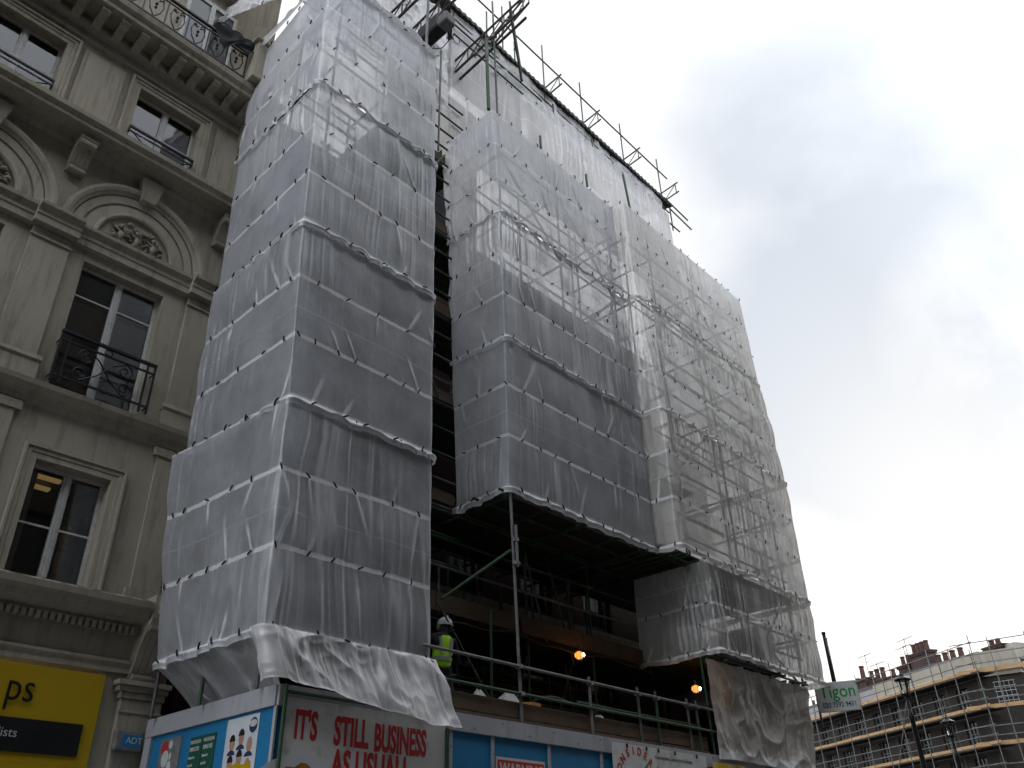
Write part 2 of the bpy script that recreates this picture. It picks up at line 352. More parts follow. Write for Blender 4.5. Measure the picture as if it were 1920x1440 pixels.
SP = 1.0125
_tie = None
def tie_mesh():
    global _tie
    if _tie is None:
        mb = MB(); mb.tube([(0, 0, -.048), (0, -.006, -.03), (0, -.008, .03), (0, 0, .048)], [.009, .0125, .0125, .009], 6)
        me = bpy.data.meshes.new('tie'); me.from_pydata(mb.v, [], mb.f); me.materials.append(M['tie']); _tie = me
    return _tie
def film(label, cat, bot, top, zb, zt, mat, seed=1, res=.018, pleat=1.0, crumple=0.0, billow=.05, ties=True, spacing=None,
         hem=.1, group='plastic sheets wrapped round the scaffolding', name='plastic_sheet', puckers=1.0, zbot_fn=None, curl=0.0, tiestep=.46, zoff=None):
    """sheet hung along a polyline. bot/top: lists of (x,y); zb/zt heights"""
    bot = np.array(bot, float); top = np.array(top, float)
    seg = np.linalg.norm(np.diff(top, axis=0), axis=1); L = seg.sum(); cum = np.concatenate([[0], np.cumsum(seg)])
    nu = int(L/res)+1; nv = int((zt-zb+hem)/(res*1.1))+1
    us = np.linspace(0, L, nu)
    def interp(P):
        x = np.interp(us, cum, P[:, 0]); y = np.interp(us, cum, P[:, 1]); return x, y
    def nor(P):
        d = np.diff(P, axis=0); d /= np.linalg.norm(d, axis=1)[:, None]
        idx = np.clip(np.searchsorted(cum, us, 'right')-1, 0, len(seg)-1)
        return d[idx, 1], -d[idx, 0]
    k = max(3, int(.10/res) | 1); ker = np.ones(k)/k
    def sm(a): return np.convolve(np.pad(a, k//2, mode='edge'), ker, mode='valid')
    bx, by = interp(bot); tx, ty = interp(top); nx, ny = nor(top); nx = sm(nx); ny = sm(ny)
    kk = max(3, int(.05/res) | 1); ker = np.ones(kk)/kk; k = kk
    bx, by, tx, ty = map(sm, (bx, by, tx, ty))
    V = np.linspace(0, 1, nv)[:, None]; U = us[None, :]
    Z = (zb-hem) + (zt-zb+hem)*V + 0*U
    T = (Z-zb)/(zt-zb)                                    # 0 at bottom band
    X = bx[None]*(1-T)+tx[None]*T; Y = by[None]*(1-T)+ty[None]*T
    B = T*round((zt-zb)/SP) if spacing is None else (Z-zb)/spacing
    UU = U+0*Z
    # long vertical gathers
    warp = (fb(UU*.8, Z*.5, seed+3)-.5)*.8
    slant = (vn(UU*.5, Z*0+seed, seed+9)-.5)*.5
    uw = UU+warp*.3+slant*(Z-zb)*.25
    zone = sst(.35, .7, fb(UU*.55, Z*.45, seed+5))
    big = (vn(uw*3.1, Z*.35, seed)-.5)*.05
    r1 = ridge(uw*8.5, Z*.3, seed+1)**3; r2 = ridge(uw*21, Z*.45, seed+2)**2
    z0 = zone*.95+.04
    D = (big*(.35+z0)+(r1*.034+r2*.014)*z0)*pleat
    cr = (sst(.88, 1, ridge(uw*8.5, Z*.3, seed+1))*.8+sst(.85, 1, ridge(uw*21, Z*.45, seed+2))*.4)*z0*pleat*.42  # pleat ridges whitened: denser folds, with highlights painted in
    # sag between the rows of ties
    ph = np.abs(np.sin(PI*B))
    D = D*(.45+.55*ph)+billow*ph*(vn(UU*.7, np.floor(B+.001)+.5, seed+20)-.35)
    # puckers that fan out from some ties
    rng = random.Random(seed*31+5); rows = int(round(B.max()))
    tiepos = []
    for rr in range(0, rows+1):
        u = rng.uniform(.08, .3)
        while u < L-.04:
            tiepos.append((u, rr)); u += tiestep*rng.uniform(.6, 1.45)
    for (u0, rr) in tiepos:
        if rng.random() < .42*puckers:
            ang = rng.uniform(-.5, .5); ln = rng.uniform(.3, .95); w = rng.uniform(.010, .022)
            sgn = rng.choice((1, 1, -1)); dz = (B-rr)*SP*sgn
            du = UU-u0-ang*dz
            m = np.exp(-(du/(w+.03*np.clip(dz, 0, 1)))**2)*sst(-.02, .03, dz)*sst(ln, ln*.3, dz)
            D = D+m*.022; cr = cr+m*rng.uniform(.15, .55)
    if crumple:
        a = ridge(UU*1.3+Z*.9+warp, Z*1.6-UU*.5, seed+30)**2; b = ridge(UU*2.9-Z*1.7, Z*2.5+UU*1.2, seed+31)**2
        c = ridge(UU*6+Z*3+warp, Z*6-UU*2, seed+32)**2
        D = D+crumple*(a*.16+b*.07+c*.025-.08); cr = cr+(sst(.85, 1, b**.5)+sst(.9, 1, a**.5))*.25*crumple
    # gathered hem that hangs below the lowest row, bulging between ties
    if hem > 0:
        hm = sst(.03, -.02, Z-zb)
        sc = np.abs(np.sin(PI*UU/tiestep+vn(UU*1.1, UU*0, seed+50)*5))
        D = D+hm*(.02+.10*sc*fb(UU*2, Z*0, seed+51))+.025*np.exp(-((Z-zb)/.05)**2)
        cr = cr+hm*.22
        Z = Z+hm*(fb(UU*3, Z*0+2, seed+52)-.4)*.09
    Z = Z+(fb(UU*1.4, B*.4, seed+60)-.5)*.035
    if zbot_fn is not None: Z = zbot_fn(UU, T, Z, L)
    D = D+curl*(1-T)**2
    P = np.stack([X+nx[None]*D, Y+ny[None]*D, Z], -1)
    if zoff is not None: P = zoff(P, UU, T, L)
    co = P.reshape(-1, 3).astype(np.float32)
    i = np.arange(nv-1)[:, None]*nu+np.arange(nu-1)[None, :]
    quads = np.stack([i, i+1, i+nu+1, i+nu], -1).reshape(-1, 4).astype(np.int32)
    me = bpy.data.meshes.new('film'); me.vertices.add(len(co)); me.vertices.foreach_set('co', co.ravel())
    me.loops.add(quads.size); me.loops.foreach_set('vertex_index', quads.ravel())
    me.polygons.add(len(quads)); me.polygons.foreach_set('loop_start', np.arange(0, quads.size, 4, dtype=np.int32))
    me.polygons.foreach_set('loop_total', np.full(len(quads), 4, np.int32))
    me.update(calc_edges=True); me.shade_smooth()
    at = me.attributes.new('film', 'FLOAT_VECTOR', 'POINT')
    at.data.foreach_set('vector', np.stack([UU, B, np.clip(cr, 0, 1)], -1).astype(np.float32).ravel())
    root = thing(name, label, cat, (float(P[0, nu//2, 0]), float(P[0, nu//2, 1]), float(P[0, nu//2, 2])), 0, group)
    inv = Matrix.Translation(-root.location)
    link('film', me, M[mat] if isinstance(mat, str) else mat, root, inv)
    if ties:
        n = 0
        for (u0, rr) in tiepos:
            j = min(int(u0/L*(nu-1)), nu-1); zz = rr/max(rows, 1e-6)
            iv = int(np.argmin(np.abs(B[:, 0]-rr))); p = Vector(P[iv, j].tolist()); nn = Vector((float(nx[j]), float(ny[j]), 0)).normalized()
            if n >= 98: break
            n += 1
            o = bpy.data.objects.new('tie', tie_mesh()); COL.objects.link(o); o.parent = root
            ang = rng.gauss(.2, .75)
            tr = nn.to_track_quat('-Y', 'Z').to_matrix().to_4x4()
            o.matrix_local = inv @ Matrix.Translation(p+nn*.018) @ tr @ Matrix.Rotation(ang, 4, 'Y')
    return root

# ------------------------------------------------------------------ ground
def struct(name, mb, mat): return prop(mb.build(name, mat), kind='structure')
struct('ground', MB().add([(-200, -200, -.1), (260, -200, -.1), (260, 260, -.1), (-200, 260, -.1)], [(0, 1, 2, 3)]), 'asphalt')
struct('road', MB().box(-60, 140, -4.5, 5.2, -.3, -.02), 'asphalt')
struct('pavement', MB().box(-60, 24, 5.2, 12.2, -.3, .10), 'paving')

# ================================================================== STONE BUILDING (left)
YB = 12.0
def wall_grid(mb, x0, x1, z0, z1, y0, y1, holes):
    xs = sorted({x0, x1} | {h[0] for h in holes} | {h[1] for h in holes}); zs = sorted({z0, z1} | {h[2] for h in holes} | {h[3] for h in holes})
    for a, b in zip(xs, xs[1:]):
        run = None
        for c, d in zip(zs, zs[1:]):
            inside = any(h[0] <= a and b <= h[1] and h[2] <= c and d <= h[3] for h in holes)
            if not inside:
                run = [run[0], d] if run else [c, d]
            if inside or d == zs[-1]:
                if run: mb.box(a, b, y0, y1, run[0], run[1]); run = None
sb = thing('stone_building', 'weathered cream stone building with arched recesses, cornices and iron window rails', 'building', (1.5, YB, 0))
sbi = Matrix.Translation(-sb.location)
def sbp(mb, name, mat, parent=None, smooth=False, bevel=0):
    o = mb.build(name, mat, parent or sb, smooth, bevel=bevel)
    if parent is None: o.matrix_local = sbi
    return o
bays = [3.93, 1.40]
holes = []
for c in bays:
    holes += [(c-.53, c+.53, 5.30, 6.95), (c-.67, c+.67, 8.12, 10.40), (c-.60, c+.60, 12.95, 14.48)]
holes.append((-.3, 4.95, .4, 4.3))
w = MB(); wall_grid(w, -3.2, 5.86, 0, 15.4, YB, YB+.45, holes)
w.box(-3.2, 5.86, YB+.35, YB+.8, 15.4, 20.5)
w.box(-3.2, 5.86, YB+3.0, YB+3.3, 0, 20)
for zz in (4.4, 7.4, 11.4, 15.2): w.box(-3.2, 5.86, YB+.46, YB+3.0, zz, zz+.2)
w.box(-3.2, -3.0, YB+.46, YB+3.0, 0, 20.3); w.box(5.66, 5.86, YB+.46, YB+3, 0, 20.3)
sbp(w, 'wall', 'stone')
# cornices
def cornice(prof, name='cornice', x0=-3.2, x1=5.9, rp=True):
    return sbp(MB().prism([(YB-a, z) for a, z in prof], x0, x1), name, 'stone')
cornice([(0, 4.86), (.10, 4.88), (.12, 4.94), (.34, 5.0), (.36, 5.08), (.44, 5.12), (.46, 5.2), (.36, 5.25), (0, 5.32), (-.01, 4.86)], 'cornice', x1=5.28)
cornice([(0, 7.70), (.05, 7.72), (.07, 7.80), (.16, 7.84), (.22, 7.93), (.24, 8.0), (.14, 8.05), (0, 8.09), (-.01, 7.7)], 'string_course')
cornice([(0, 4.30), (.05, 4.31), (.05, 4.40), (.09, 4.43), (.09, 4.47), (0, 4.5), (-.01, 4.3)], 'fascia_moulding', x1=5.28)
cornice([(0, 12.42), (.06, 12.46), (.08, 12.55), (.46, 12.58), (.47, 12.66), (.53, 12.70), (.54, 12.78), (.46, 12.83), (0, 12.93), (-.01, 12.42)], 'ledge')
cornice([(0, 14.78), (.05, 14.80), (.07, 14.86), (.04, 14.9), (0, 14.92), (-.01, 14.78)], 'architrave_band')
cornice([(0, 15.02), (.16, 15.04), (.18, 15.10), (.16, 15.26), (.62, 15.28), (.63, 15.38), (.70, 15.42), (.73, 15.52), (.66, 15.57), (0, 15.62), (-.01, 15.0)], 'top_cornice')
d = MB()
for k in range(92): d.box(-3.1+k*.0905, -3.1+k*.0905+.05, YB-.19, YB-.10, 4.80, 4.90)
sbp(d, 'dentil_course', 'stone')
def scroll(x, z1, h, proj, w_, name='bracket', y=YB):
    mb = MB(); n = 14; prof = []
    for i in range(n+1):
        t = i/n; prof.append((y-(proj*(1-t)**1.1*(.85+.15*math.cos(t*PI*2)) + .05+.035*math.sin(t*PI)), z1-h*t))
    prof = [(y+.02, z1)] + prof + [(y+.02, z1-h)]
    for a in (-.42, -.14, .14, .42):
        mb.prism([(yy-(.0), zz) for yy, zz in prof], x+(a-.13)*w_, x+(a+.13)*w_)
    for a in (-.28, 0, .28): mb.prism([(yy+.018, zz) for yy, zz in prof], x+(a-.03)*w_, x+(a+.03)*w_)
    mb.tube([(x-w_*.5, y-proj*.86, z1-.09), (x+w_*.5, y-proj*.86, z1-.09)], .075, 12)
    mb.tube([(x-w_*.5, y-.10, z1-h+.04), (x+w_*.5, y-.10, z1-h+.04)], .055, 12)
    return sbp(mb, name, 'stone')
for k in range(24): # modillions under the top cornice
    x = 5.55-k*.363
    if x < -1.2: break
    mb = MB(); mb.prism([(YB-.16, 15.26), (YB-.55, 15.26), (YB-.56, 15.19), (YB-.5, 15.15), (YB-.42, 15.14), (YB-.3, 15.12), (YB-.2, 15.05), (YB-.16, 15.03)], x-.075, x+.075)
    mb.box(x-.09, x+.09, YB-.58, YB-.16, 15.262, 15.279)
    sbp(mb, 'modillion', 'stone')
scroll(5.50, 15.02, .62, .52, .34)
for x in (2.72, 5.36, .18): scroll(x, 12.44, .56, .34, .26)
scroll(5.47, 5.0, .78, .40, .34, 'console')
# block above console
sbp(MB().box(5.30, 5.86, YB-.40, YB-.002, 5.01, 5.34).box(5.36, 5.80, YB-.44, YB-.401, 5.07, 5.26), 'console_block', 'stone', bevel=.01)
# shop pilaster
mb = MB().box(5.22, 5.80, YB-.12, YB-.002, 0, 3.98).box(5.10, 5.86, YB-.22, YB-.003, 4.14, 4.21).box(5.14, 5.84, YB-.18, YB-.004, 4.07, 4.139).box(5.19, 5.82, YB-.145, YB-.005, 3.982, 4.068).box(5.2, 5.81, YB-.14, YB-.121, 3.80, 3.84)
sbp(mb, 'shop_pilaster', 'stone', bevel=.008)
# pilasters
for x0, x1 in ((5.0, 5.55), (2.42, 3.0), (-.1, .5)):
    mb = MB()
    mb.box(x0, x1, YB-.07, YB-.002, 8.45, 10.58); mb.box(x0-.06, x1+.06, YB-.11, YB-.003, 8.06, 8.449)
    mb.prism([(YB-.111, 8.32), (YB-.14, 8.36), (YB-.13, 8.42), (YB-.08, 8.449), (YB-.004, 8.449), (YB-.004, 8.32)], x0-.07, x1+.07)
    mb.box(x0-.025, x1+.025, YB-.10, YB-.071, 10.40, 10.44)
    # entablature blocks over the pilaster
    mb.prism([(YB-.20, 10.60), (YB-.20, 10.72), (YB-.22, 10.73), (YB-.22, 10.80), (YB-.30, 10.87), (YB-.31, 10.93), (YB-.25, 10.96), (YB-.002, 10.97), (YB-.002, 10.585)], x0-.05, x1+.05)
    sbp(mb, 'pilaster', 'stone', bevel=.006)
    mb = MB().box(x0+.05, x1-.05, YB-.05, YB-.002, 5.35, 7.55).box(x0-.02, x1+.02, YB-.08, YB-.003, 7.551, 7.69)
    mb.box(x0-.02, x1+.02, YB-.08, YB-.003, 5.33, 5.349+.12)
    sbp(mb, 'lower_pilaster', 'stone', bevel=.006)
cornice([(0, 10.585), (.10, 10.6), (.10, 10.72), (.12, 10.73), (.12, 10.80), (.19, 10.87), (.20, 10.93), (.15, 10.955), (0, 10.96), (-.01, 10.6)], 'impost_moulding', x1=5.7)
# window surrounds, arches
def surround(c, hw, z0, z1, wd, pr, name='window_surround', zt=None):
    mb = MB()
    for k, (o, p) in enumerate(((0, pr*.55), (wd*.45, pr*.8), (wd*.78, pr*1.25))):
        nx_ = (wd*.45, wd*.78, wd)[k]-.001
        mb.box(c-hw-nx_, c-hw-o, YB-p, YB-.002, z0, z1+nx_); mb.box(c+hw+o, c+hw+nx_, YB-p, YB-.002, z0, z1+nx_)
        mb.box(c-hw-o+.0005, c+hw+o-.0005, YB-p, YB-.002, z1+o, z1+nx_)
    sbp(mb, name, 'stone', bevel=.005)
def arc(c, zc, r, n=40):
    return [(c+r*math.cos(PI-PI*i/n), zc+r*math.sin(PI*i/n), math.cos(PI-PI*i/n), math.sin(PI*i/n)) for i in range(n+1)]
for c in bays:
    surround(c, .53, 5.33, 6.95, .20, .06)
    surround(c, .60, 12.93, 14.48, .20, .07)
    z0 = 10.97
    a = MB()
    a.sweep(arc(c, z0, 1.06), [(0, YB-.002), (0, YB-.05), (.05, YB-.07), (.06, YB-.10), (.11, YB-.12), (.16, YB-.12), (.17, YB-.09), (.19, YB-.002)])
    a.sweep(arc(c, z0, .90), [(0, YB-.002), (0, YB-.03), (.14, YB-.035), (.158, YB-.002)])
    sbp(a, 'archivolt', 'stone')
    a = MB(); a.sweep(arc(c, z0, .62), [(0, YB-.002), (0, YB-.055), (.03, YB-.075), (.09, YB-.06), (.10, YB-.03), (.24, YB-.02), (.24, YB-.002)])
    sbp(a, 'inner_arch', 'stone')
    # carved relief: fan of small figures and foliage
    a = MB(); rnd = random.Random(int(c*10))
    for i in range(70):
        t = rnd.uniform(0, PI); r = rnd.uniform(.05, .55)
        x = c+math.cos(t)*r; z = z0+.02+math.sin(t)*r*.95
        rr = rnd.uniform(.02, .055); l = rnd.uniform(.03, .12); an = rnd.uniform(0, PI)
        a.tube([(x-math.cos(an)*l/2, YB-.012, z-math.sin(an)*l/2), (x, YB-.035, z), (x+math.cos(an)*l/2, YB-.012, z+math.sin(an)*l/2)], [rr*.4, rr, rr*.4], 7)
    for sx in (-.28, 0, .28):   # three standing putti
        a.tube([(c+sx, YB-.03, z0+.05), (c+sx+.02, YB-.05, z0+.22), (c+sx, YB-.05, z0+.32)], [.035, .055, .03], 8)
        a.lathe((c+sx, YB-.05, z0+.36), [(.01, -.045), (.04, -.02), (.045, .01), (.02, .04)], 8)
        a.tube([(c+sx-.12, YB-.03, z0+.33), (c+sx, YB-.04, z0+.27), (c+sx+.12, YB-.03, z0+.2)], [.015, .022, .015], 6)
    sbp(a, 'tympanum_relief', 'stone', smooth=True)
    k = MB(); k.add([(c-.12, YB-.15, z0+1.02), (c+.12, YB-.15, z0+1.02), (c+.2, YB-.22, z0+1.44), (c-.2, YB-.22, z0+1.44), (c-.12, YB-.002, z0+1.02), (c+.12, YB-.002, z0+1.02), (c+.2, YB-.002, z0+1.44), (c-.2, YB-.002, z0+1.44)],
                    [(0, 1, 2, 3), (4, 7, 6, 5), (0, 4, 5, 1), (1, 5, 6, 2), (2, 6, 7, 3), (3, 7, 4, 0)])
    sbp(k, 'keystone', 'stone', bevel=.01)
# raised wall panels between upper windows
for x0, x1 in ((2.28, 3.02), (4.85, 5.55), (-.25, .5)):
    mb = MB(); mb.box(x0, x1, YB-.045, YB-.002, 12.95, 14.62); mb.box(x0+.07, x1-.07, YB-.06, YB-.0455, 13.0, 14.55)
    sbp(mb, 'wall_panel', 'stone', bevel=.006)
# windows
def casement(c, hw, z0, z1, bars, y=YB+.16, room=None, blind=None):
    f = MB(); t = .055
    f.box(c-hw, c-hw+t, y, y+.06, z0, z1); f.box(c+hw-t, c+hw, y, y+.06, z0, z1)
    f.box(c-hw+t, c+hw-t, y, y+.06, z1-t, z1); f.box(c-hw+t, c+hw-t, y, y+.06, z0, z0+t*1.3)
    f.box(c-.06, c+.06, y-.012, y+.05, z0+t*1.3, z1-t); f.box(c-.025, c+.025, y-.03, y-.0125, z0+t*1.3, z1-t)
    for b in bars: f.box(c-hw+t, c-.06, y+.006, y+.045, b-.016, b+.016); f.box(c+.06, c+hw-t, y+.006, y+.045, b-.016, b+.016)
    o = f.build('window', 'sash', sb, matrix=sbi, bevel=.004)
    for s in (-1, 1):
        a, b = (c-hw+t, c-.06) if s < 0 else (c+.06, c+hw-t)
        MB().box(a, b, y+.02, y+.03, z0+t, z1-t).build('pane', 'glass' if not (room or blind) else 'clearpane', o)
    if blind: MB().box(c-hw+.02, c+hw-.02, y+.10, y+.11, blind[0], blind[1]).build('blind', 'blind', o)
    if room:
        MB().box(c-hw-.1, c+hw+.1, y+1.2, y+1.25, z0-.4, z1+.4).build('glowing_room_wall', 'warmroom', o)
        MB().box(c-hw-.1, c+hw+.1, y+.14, y+1.2, z1+.10, z1+.14).build('glowing_ceiling', 'warmroom', o)
        MB().box(c-.35, c+.25, y+.45, y+.60, z1+.02, z1+.06).build('ceiling_light', 'striplight', o)
    return o
def mat_clear():
    m, nt, out = newmat('clear_glass')
    tr = nd(nt, 'ShaderNodeBsdfTransparent'); tr.inputs[0].default_value = (.86, .88, .88, 1)
    gl = nd(nt, 'ShaderNodeBsdfGlossy'); gl.inputs['Roughness'].default_value = .05
    fr = nd(nt, 'ShaderNodeFresnel'); fr.inputs[0].default_value = 1.5
    mx = nd(nt, 'ShaderNodeMixShader'); nt.links.new(math_(nt, 'MULTIPLY', fr.outputs[0], 1.6, clamp=True), mx.inputs[0])
    nt.links.new(tr.outputs[0], mx.inputs[1]); nt.links.new(gl.outputs[0], mx.inputs[2]); nt.links.new(mx.outputs[0], out.inputs[0]); return m
M['clearpane'] = mat_clear()
for i, c in enumerate(bays):
    o = casement(c, .53, 5.3, 6.95, (6.1,), blind=(5.3, 5.32))
    MB().box(c-.6, c+.6, YB+1.9, YB+1.95, 5.2, 7.3).build('room_wall', 'board_dark', o)
    MB().box(c-.6, c+.6, YB+.5, YB+1.9, 7.12, 7.16).build('room_ceiling', 'grey', o); MB().box(c-.45, c+.1, YB+.7, YB+.8, 7.02, 7.06).box(c-.45, c+.1, YB+1.1, YB+1.2, 7.02, 7.06).build('ceiling_light', 'warmroom', o)
    MB().box(c+.2, c+.34, YB+.45, YB+.5, 5.3, 6.3).box(c+.34, c+.46, YB+.55, YB+.6, 5.3, 5.9).build('stored_frame', 'plank', o)
    MB().box(c-.47, c-.36, YB+.3, YB+.36, 5.3, 6.9).build('curtain', 'blind', o)
    casement(c, .67, 8.12, 10.40, (9.85,), blind=(8.3, 9.8))
    casement(c, .60, 12.95, 14.48, (13.75,), room=True)
# curtain / box shape seen in the lowest window
# iron rails
def curl(mb, cx, cz, r0, turns, a0, y, s=1, r=.012):
    pts = []
    for i in range(26):
        t = i/25; a = a0+s*turns*2*PI*t; rr = r0*(1-t*.8); pts.append((cx+math.cos(a)*rr, y, cz+math.sin(a)*rr))
    mb.tube(pts, r, 6)
for c in bays:
    y = YB-.16; rail = MB(); x0, x1 = c-.72, c+.76
    rail.box(x0, x1, y-.03, y+.03, 8.94, 8.98); rail.box(x0, x1, y-.015, y+.015, 8.80, 8.825); rail.box(x0, x1, y-.015, y+.015, 8.20, 8.23)
    for x in (x0, x1-.03, x0+.12, x1-.15): rail.box(x, x+.028, y-.014, y+.014, 8.10, 8.94)
    for x in (x0, x1-.03):
        for zz in (8.21, 8.81): rail.box(x+.004, x+.02, y, YB-.002, zz, zz+.02)
    for s in (-1, 1):
        curl(rail, c+s*.30, 8.66, .13, 1.4, PI/2 if s > 0 else PI/2, y, -s); curl(rail, c+s*.33, 8.37, .12, 1.4, -PI/2, y, s)
        rail.tube([(c+s*.30, y, 8.79), (c+s*.1, y, 8.68), (c-s*.1, y, 8.42), (c-s*.33, y, 8.25)], .012, 6)
    rail.tube([(c+.06*math.cos(a), y, 8.875+.045*math.sin(a)) for a in np.linspace(0, 2*PI, 14)], .01, 6)
    o = sbp(rail, 'window_rail', 'iron'); 
    y = YB-.10; rail = MB(); x0, x1 = c-.62, c+.60
    rail.box(x0, x1, y-.02, y+.02, 13.42, 13.455); rail.box(x0, x1, y-.012, y+.012, 13.32, 13.34)
    for x in (x0, x1-.02): rail.box(x, x+.02, y-.01, YB-.002, 13.32, 13.455)
    for s in (-1, 1):
        rail.tube([(c+s*.55, y, 13.33), (c+s*.35, y, 13.2), (c+s*.2, y, 13.0)], .012, 6)
        curl(rail, c+s*.42, 13.12, .07, 1.2, 0, y, s)
    sbp(rail, 'window_rail', 'iron')
# balcony balustrade on the top cornice
y = YB-.62; rail = MB()
rail.box(-1.5, 4.92, y-.03, y+.03, 16.40, 16.44); rail.box(-1.5, 4.92, y-.015, y+.015, 15.66, 15.69); rail.box(-1.5, 4.92, y-.015, y+.015, 16.30, 16.32)
x = 4.9
while x > 1.6:
    rail.box(x-.012, x+.012, y-.012, y+.012, 15.6, 16.4)
    for s in (-1, 1):
        rail.tube([(x-.21, y, 15.70), (x-.21+s*.10, y, 15.86), (x-.21+s*.14, y, 16.05), (x-.21+s*.10, y, 16.22), (x-.21+s*.03, y, 16.16)], .013, 6)
        curl(rail, x-.21+s*.07, 16.22, .055, 1.1, 0, y, s, .010)
    rail.lathe((x-.21, y, 16.0), [(.005, -.1), (.03, -.05), (.012, 0), (.035, .05), (.005, .12)], 8)
    x -= .42
sbp(rail, 'balcony_railing', 'iron')
sbp(MB().box(4.95, 5.45, YB-.9, YB-.45, 15.58, 16.60).add([(4.88, YB-.96, 16.60), (5.52, YB-.96, 16.60), (5.52, YB-.4, 16.60), (4.88, YB-.4, 16.60), (4.88, YB-.96, 16.66), (5.52, YB-.96, 16.66), (5.52, YB-.4, 16.66), (4.88, YB-.4, 16.66), (5.2, YB-.7, 16.80)],
     [(3, 2, 1, 0), (0, 1, 5, 4), (1, 2, 6, 5), (2, 3, 7, 6), (3, 0, 4, 7), (4, 5, 8), (5, 6, 8), (6, 7, 8), (7, 4, 8)]), 'parapet_pier', 'stone', bevel=.012)
# attic windows
for c in (4.35, 2.1, -.2):
    f = MB(); y = YB+.26
    f.box(c-.55, c-.48, y, y+.08, 16.1, 18.3); f.box(c+.48, c+.55, y, y+.08, 16.1, 18.3); f.box(c-.48, c+.48, y, y+.08, 18.2, 18.3); f.box(c-.05, c+.05, y, y+.08, 16.1, 18.2)
    o = f.build('attic_window', 'sash', sb, matrix=sbi); MB().box(c-.48, c+.48, y+.03, y+.06, 16.1, 18.2).build('pane', 'glass', o)
cornice([(-.35, 18.75), (0, 18.8), (.1, 18.95), (.12, 19.05), (0, 19.1), (-.34, 19.12)], 'attic_cornice', x1=5.0)
sbp(MB().add([(-3.2, YB+.1, 20.5), (5.86, YB+.1, 20.5), (5.86, YB+3.3, 23), (-3.2, YB+3.3, 23), (-3.2, YB+3.3, 20.3), (5.86, YB+3.3, 20.3)], [(0, 1, 2, 3), (0, 4, 5, 1), (0, 3, 4), (1, 5, 2)]), 'roof', 'slate')
# shop front behind the sign
mb = MB(); mb.box(4.8, 4.95, YB+.05, YB+.2, .4, 3.2); mb.box(-.3, -.15, YB+.05, YB+.2, .4, 3.2); mb.box(2.2, 2.3, YB+.05, YB+.2, .4, 3.2); mb.box(-.15, 4.8, YB+.05, YB+.2, .4, .6)
so = sbp(mb, 'shop_front', 'yellow'); mb = MB().box(-.15, 4.8, YB+.1, YB+.12, .6, 3.2); mb.build('pane', 'clearpane', so)
MB().box(-.15, 4.85, YB+2.0, YB+2.1, 0, 3.4).build('glowing_shop_wall', 'warmroom', so)
MB().box(3.2, 3.95, YB+.5, YB+.9, 3.05, 3.10).build('ceiling_light', 'striplight', so)
# yellow shop sign
sg = thing('shop_sign', 'yellow shop fascia sign reading ps above black strip', 'sign', (2.4, YB-.05, 3.2))
i_ = Matrix.Translation(-sg.location)
MB().box(-.1, 4.97, YB-.10, YB-.005, 3.10, 4.24).build('sign_board', 'yellow', sg, matrix=i_, bevel=.006)
MB().box(-.1, 4.80, YB-.125, YB-.101, 3.22, 3.60).build('black_strip', 'black', sg, matrix=i_)
MB().box(-.1, 4.985, YB-.12, YB-.002, 3.03, 3.098).build('sign_edge', 'yellow', sg, matrix=i_)
text('lettering', 'ps', .50, 'black', sg, i_ @ face_front(3.77, YB-.128, 3.79), .80)
text('lettering', 'specialists', .15, 'pale', sg, i_ @ face_front(3.44, YB-.128, 3.38), 1.0)
# alarm box
al = thing('alarm_box', 'small grey security alarm box with blue panel on stone pilaster', 'alarm box', (5.39, YB-.14, 3.45))
MB().box(-.19, .19, -.10, .018, -.13, .13).build('casing', 'grey', al, bevel=.02)
MB().box(-.10, .15, -.103, -.1, -.08, .07).build('panel', 'blue', al)
text('lettering', 'ADT', .11, 'pale', al, Matrix.Translation((-.055, -.106, -.035)) @ Matrix.Rotation(PI/2, 4, 'X'))
# dark debris net over the balcony end
nb = thing('debris_net', 'black debris net draped over the end of the balcony railing', 'net', (4.6, YB-.66, 15.7))
n_, nt_ = 22, 18; vs = []; fs = []
for i in range(nt_):
    for j in range(n_):
        u = j/(n_-1); t = i/(nt_-1)
        vs.append((-.42+.78*u+.1*math.sin(t*5), -.03-.06*abs(math.sin(u*9+t*3))-.05*t, .95-(.85-.5*(u-.55)**2*3)*t*(.75+.25*math.sin(u*7))))
for i in range(nt_-1):
    for j in range(n_-1): fs.append((i*n_+j, i*n_+j+1, (i+1)*n_+j+1, (i+1)*n_+j))
MB().add(vs, fs).build('net', 'jacket', nb, smooth=True)

# ================================================================== BUILDING UNDER SCAFFOLD
mbld = thing('brick_building', 'dark brick building hidden behind the scaffolding and plastic sheets', 'building', (13, 12.1, 0))
mi = Matrix.Translation(-mbld.location)
wins = []
for zf, hh in ((3.95, 1.9), (6.9, 2.0), (9.9, 1.9), (12.8, 1.7)):
    for k in range(6): wins.append((6.9+k*2.2, 7.95+k*2.2, zf, zf+hh))
w = MB(); wall_grid(w, 5.88, 20.2, 0, 16.0, 12.05, 12.5, wins + [(6.4, 19.2, .3, 3.2)])
w.box(19.9, 20.2, 12.5, 24, 0, 16.0); w.box(20.21, 22.4, 12.05, 12.5, 0, 13.4); w.box(22.1, 22.4, 12.51, 24, 0, 13.4); w.box(19.75, 20.1, 9.6, 12.04, 0, 7.2); w.box(5.88, 6.1, 12.5, 24, 0, 16.0)  # projecting return at the right end is added to close a sky leak
w.build('wall', 'brick_red', mbld, matrix=mi)
